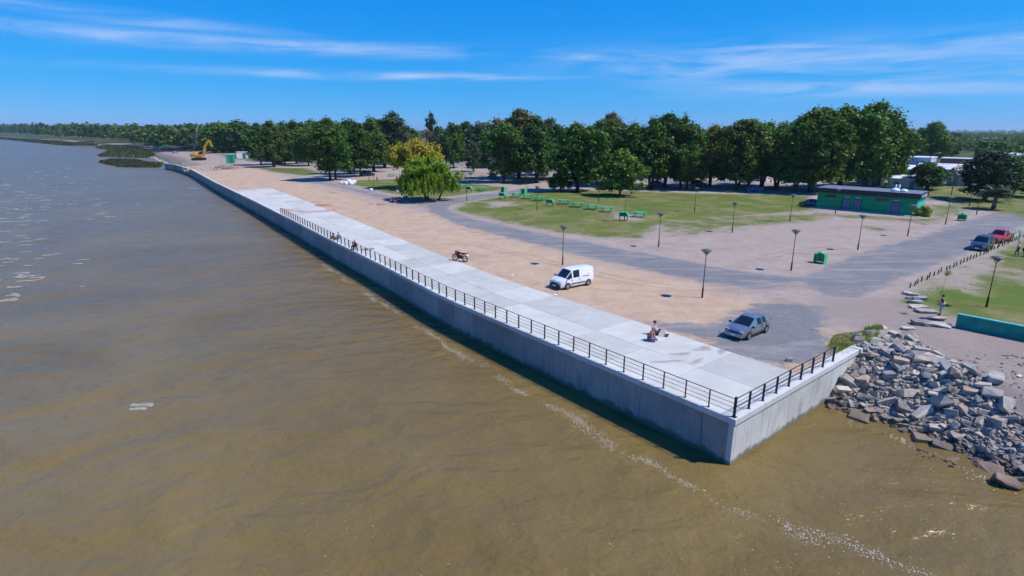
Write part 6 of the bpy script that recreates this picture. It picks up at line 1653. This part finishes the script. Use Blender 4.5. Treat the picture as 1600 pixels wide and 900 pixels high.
for s_ in np.arange(0, fl.L, .05):
    dens = max(0, .5 + .3*math.sin(s_*.9+ph[0]) + .35*math.sin(s_*.37+ph[1]) + .3*math.sin(s_*2.3+ph[2])) + .12
    dist = fl.at(s_).y
    for k_ in range(RNG.poisson(dens*6.0)):
        o_ = RNG.normal(.2*math.sin(s_*.7)+.12*math.sin(s_*1.9), .18+.09*math.sin(s_*.5+ph[3])+.05); q = fl.off(s_, o_); pts.append((q.x, q.y))
Q.append(foam_flecks('f', np.array(pts), .034, None))
# stray flecks near the line and over the near river
for n, xr, yr, sz in ((420, (380, 1500), (560, 900), .03), (180, (1100, 1600), (690, 900), .03)):
    c = np.array([tuple(P(RNG.uniform(*xr), RNG.uniform(*yr), WZ))[:2] for _ in range(n)]); Q.append(foam_flecks('f', c, sz, None))
# whitecaps
caps = [(223, 633, 1.0), (216, 639, .7), (40, 431, 1.3), (30, 433, .9), (80, 398, 1.1), (22, 462, 1.0), (12, 470, 1.0), (6, 378, 1.0), (5, 405, .9), (64, 374, .9), (40, 383, .8), (130, 406, .8), (122, 412, .6), (128, 448, .3), (5, 362, 1), (70, 313, 1.2), (10, 280, 1.4),
        (8, 290, 1.4), (32, 250, 1.6), (60, 268, 1.2), (45, 277, 1.2), (300, 294, .8), (310, 295, .6), (155, 290, .6), (215, 319, .5), (5, 325, .9), (28, 316, .8), (16, 333, .7)]
for _ in range(130): caps.append((RNG.uniform(-40, 200)*RNG.uniform(.25, 1), RNG.uniform(226, 350), RNG.uniform(.45, 1.1)))
for _ in range(22): caps.append((RNG.uniform(-10, 60), RNG.uniform(350, 480), RNG.uniform(.5, 1.1)))
for x, y, k_ in caps:
    c = P(x, y, WZ); n = int(330*k_); a = RNG.uniform(-1, 1, n); th_ = RNG.uniform(-.3, .8)
    L_ = .6*k_*(1+min(1.4, c.y/130)); u = a*L_; v = .22*L_*np.sin(a*2.5+RNG.uniform(0, 6)) + RNG.normal(0, .24*L_, n)*(1-.6*np.abs(a))
    pp = np.stack([c.x+u*math.cos(th_)-v*math.sin(th_), c.y+u*math.sin(th_)+v*math.cos(th_)], 1); Q.append(foam_flecks('f', pp, .032*(1+c.y/110), None))
# wash along the stones
sh = Line([(20.4, 33.3, 0), (21.7, 32.0, 0), (23.0, 30.6, 0), (24.4, 27.8, 0), (25.6, 25.0, 0), (26.6, 22.5, 0)])
pts = []
for s_ in np.arange(1.5, sh.L, .04):
    for k_ in range(RNG.poisson(1.1*max(.1, .5+.7*math.sin(s_*1.7)+.4*math.sin(s_*.6+1)))):
        q = sh.off(s_, RNG.normal(.35, .28)); pts.append((q.x, q.y))
Q.append(foam_flecks('f', np.array(pts), .05, None))
o = link(bpy.data.objects.new('foam', quads_mesh('foam', np.concatenate(Q), M_FOAM))); tag(o, kind='stuff')
# ================================================================== haze over the plain
hz = MB().box((0, 4000, 23), (24000, 16000, 60)).mesh('haze')
hm = bpy.data.materials.new('haze_air'); hm.use_nodes = True; hn = hm.node_tree; hn.nodes.clear()
ho = hn.nodes.new('ShaderNodeOutputMaterial'); pv = hn.nodes.new('ShaderNodeVolumePrincipled')
pv.inputs['Color'].default_value = (.62, .80, .98, 1); pv.inputs['Density'].default_value = 0.00009; pv.inputs['Anisotropy'].default_value = 0.2
hn.links.new(pv.outputs[0], ho.inputs['Volume']); setmat(hz, hm); tag(link(bpy.data.objects.new('haze', hz)), kind='stuff')
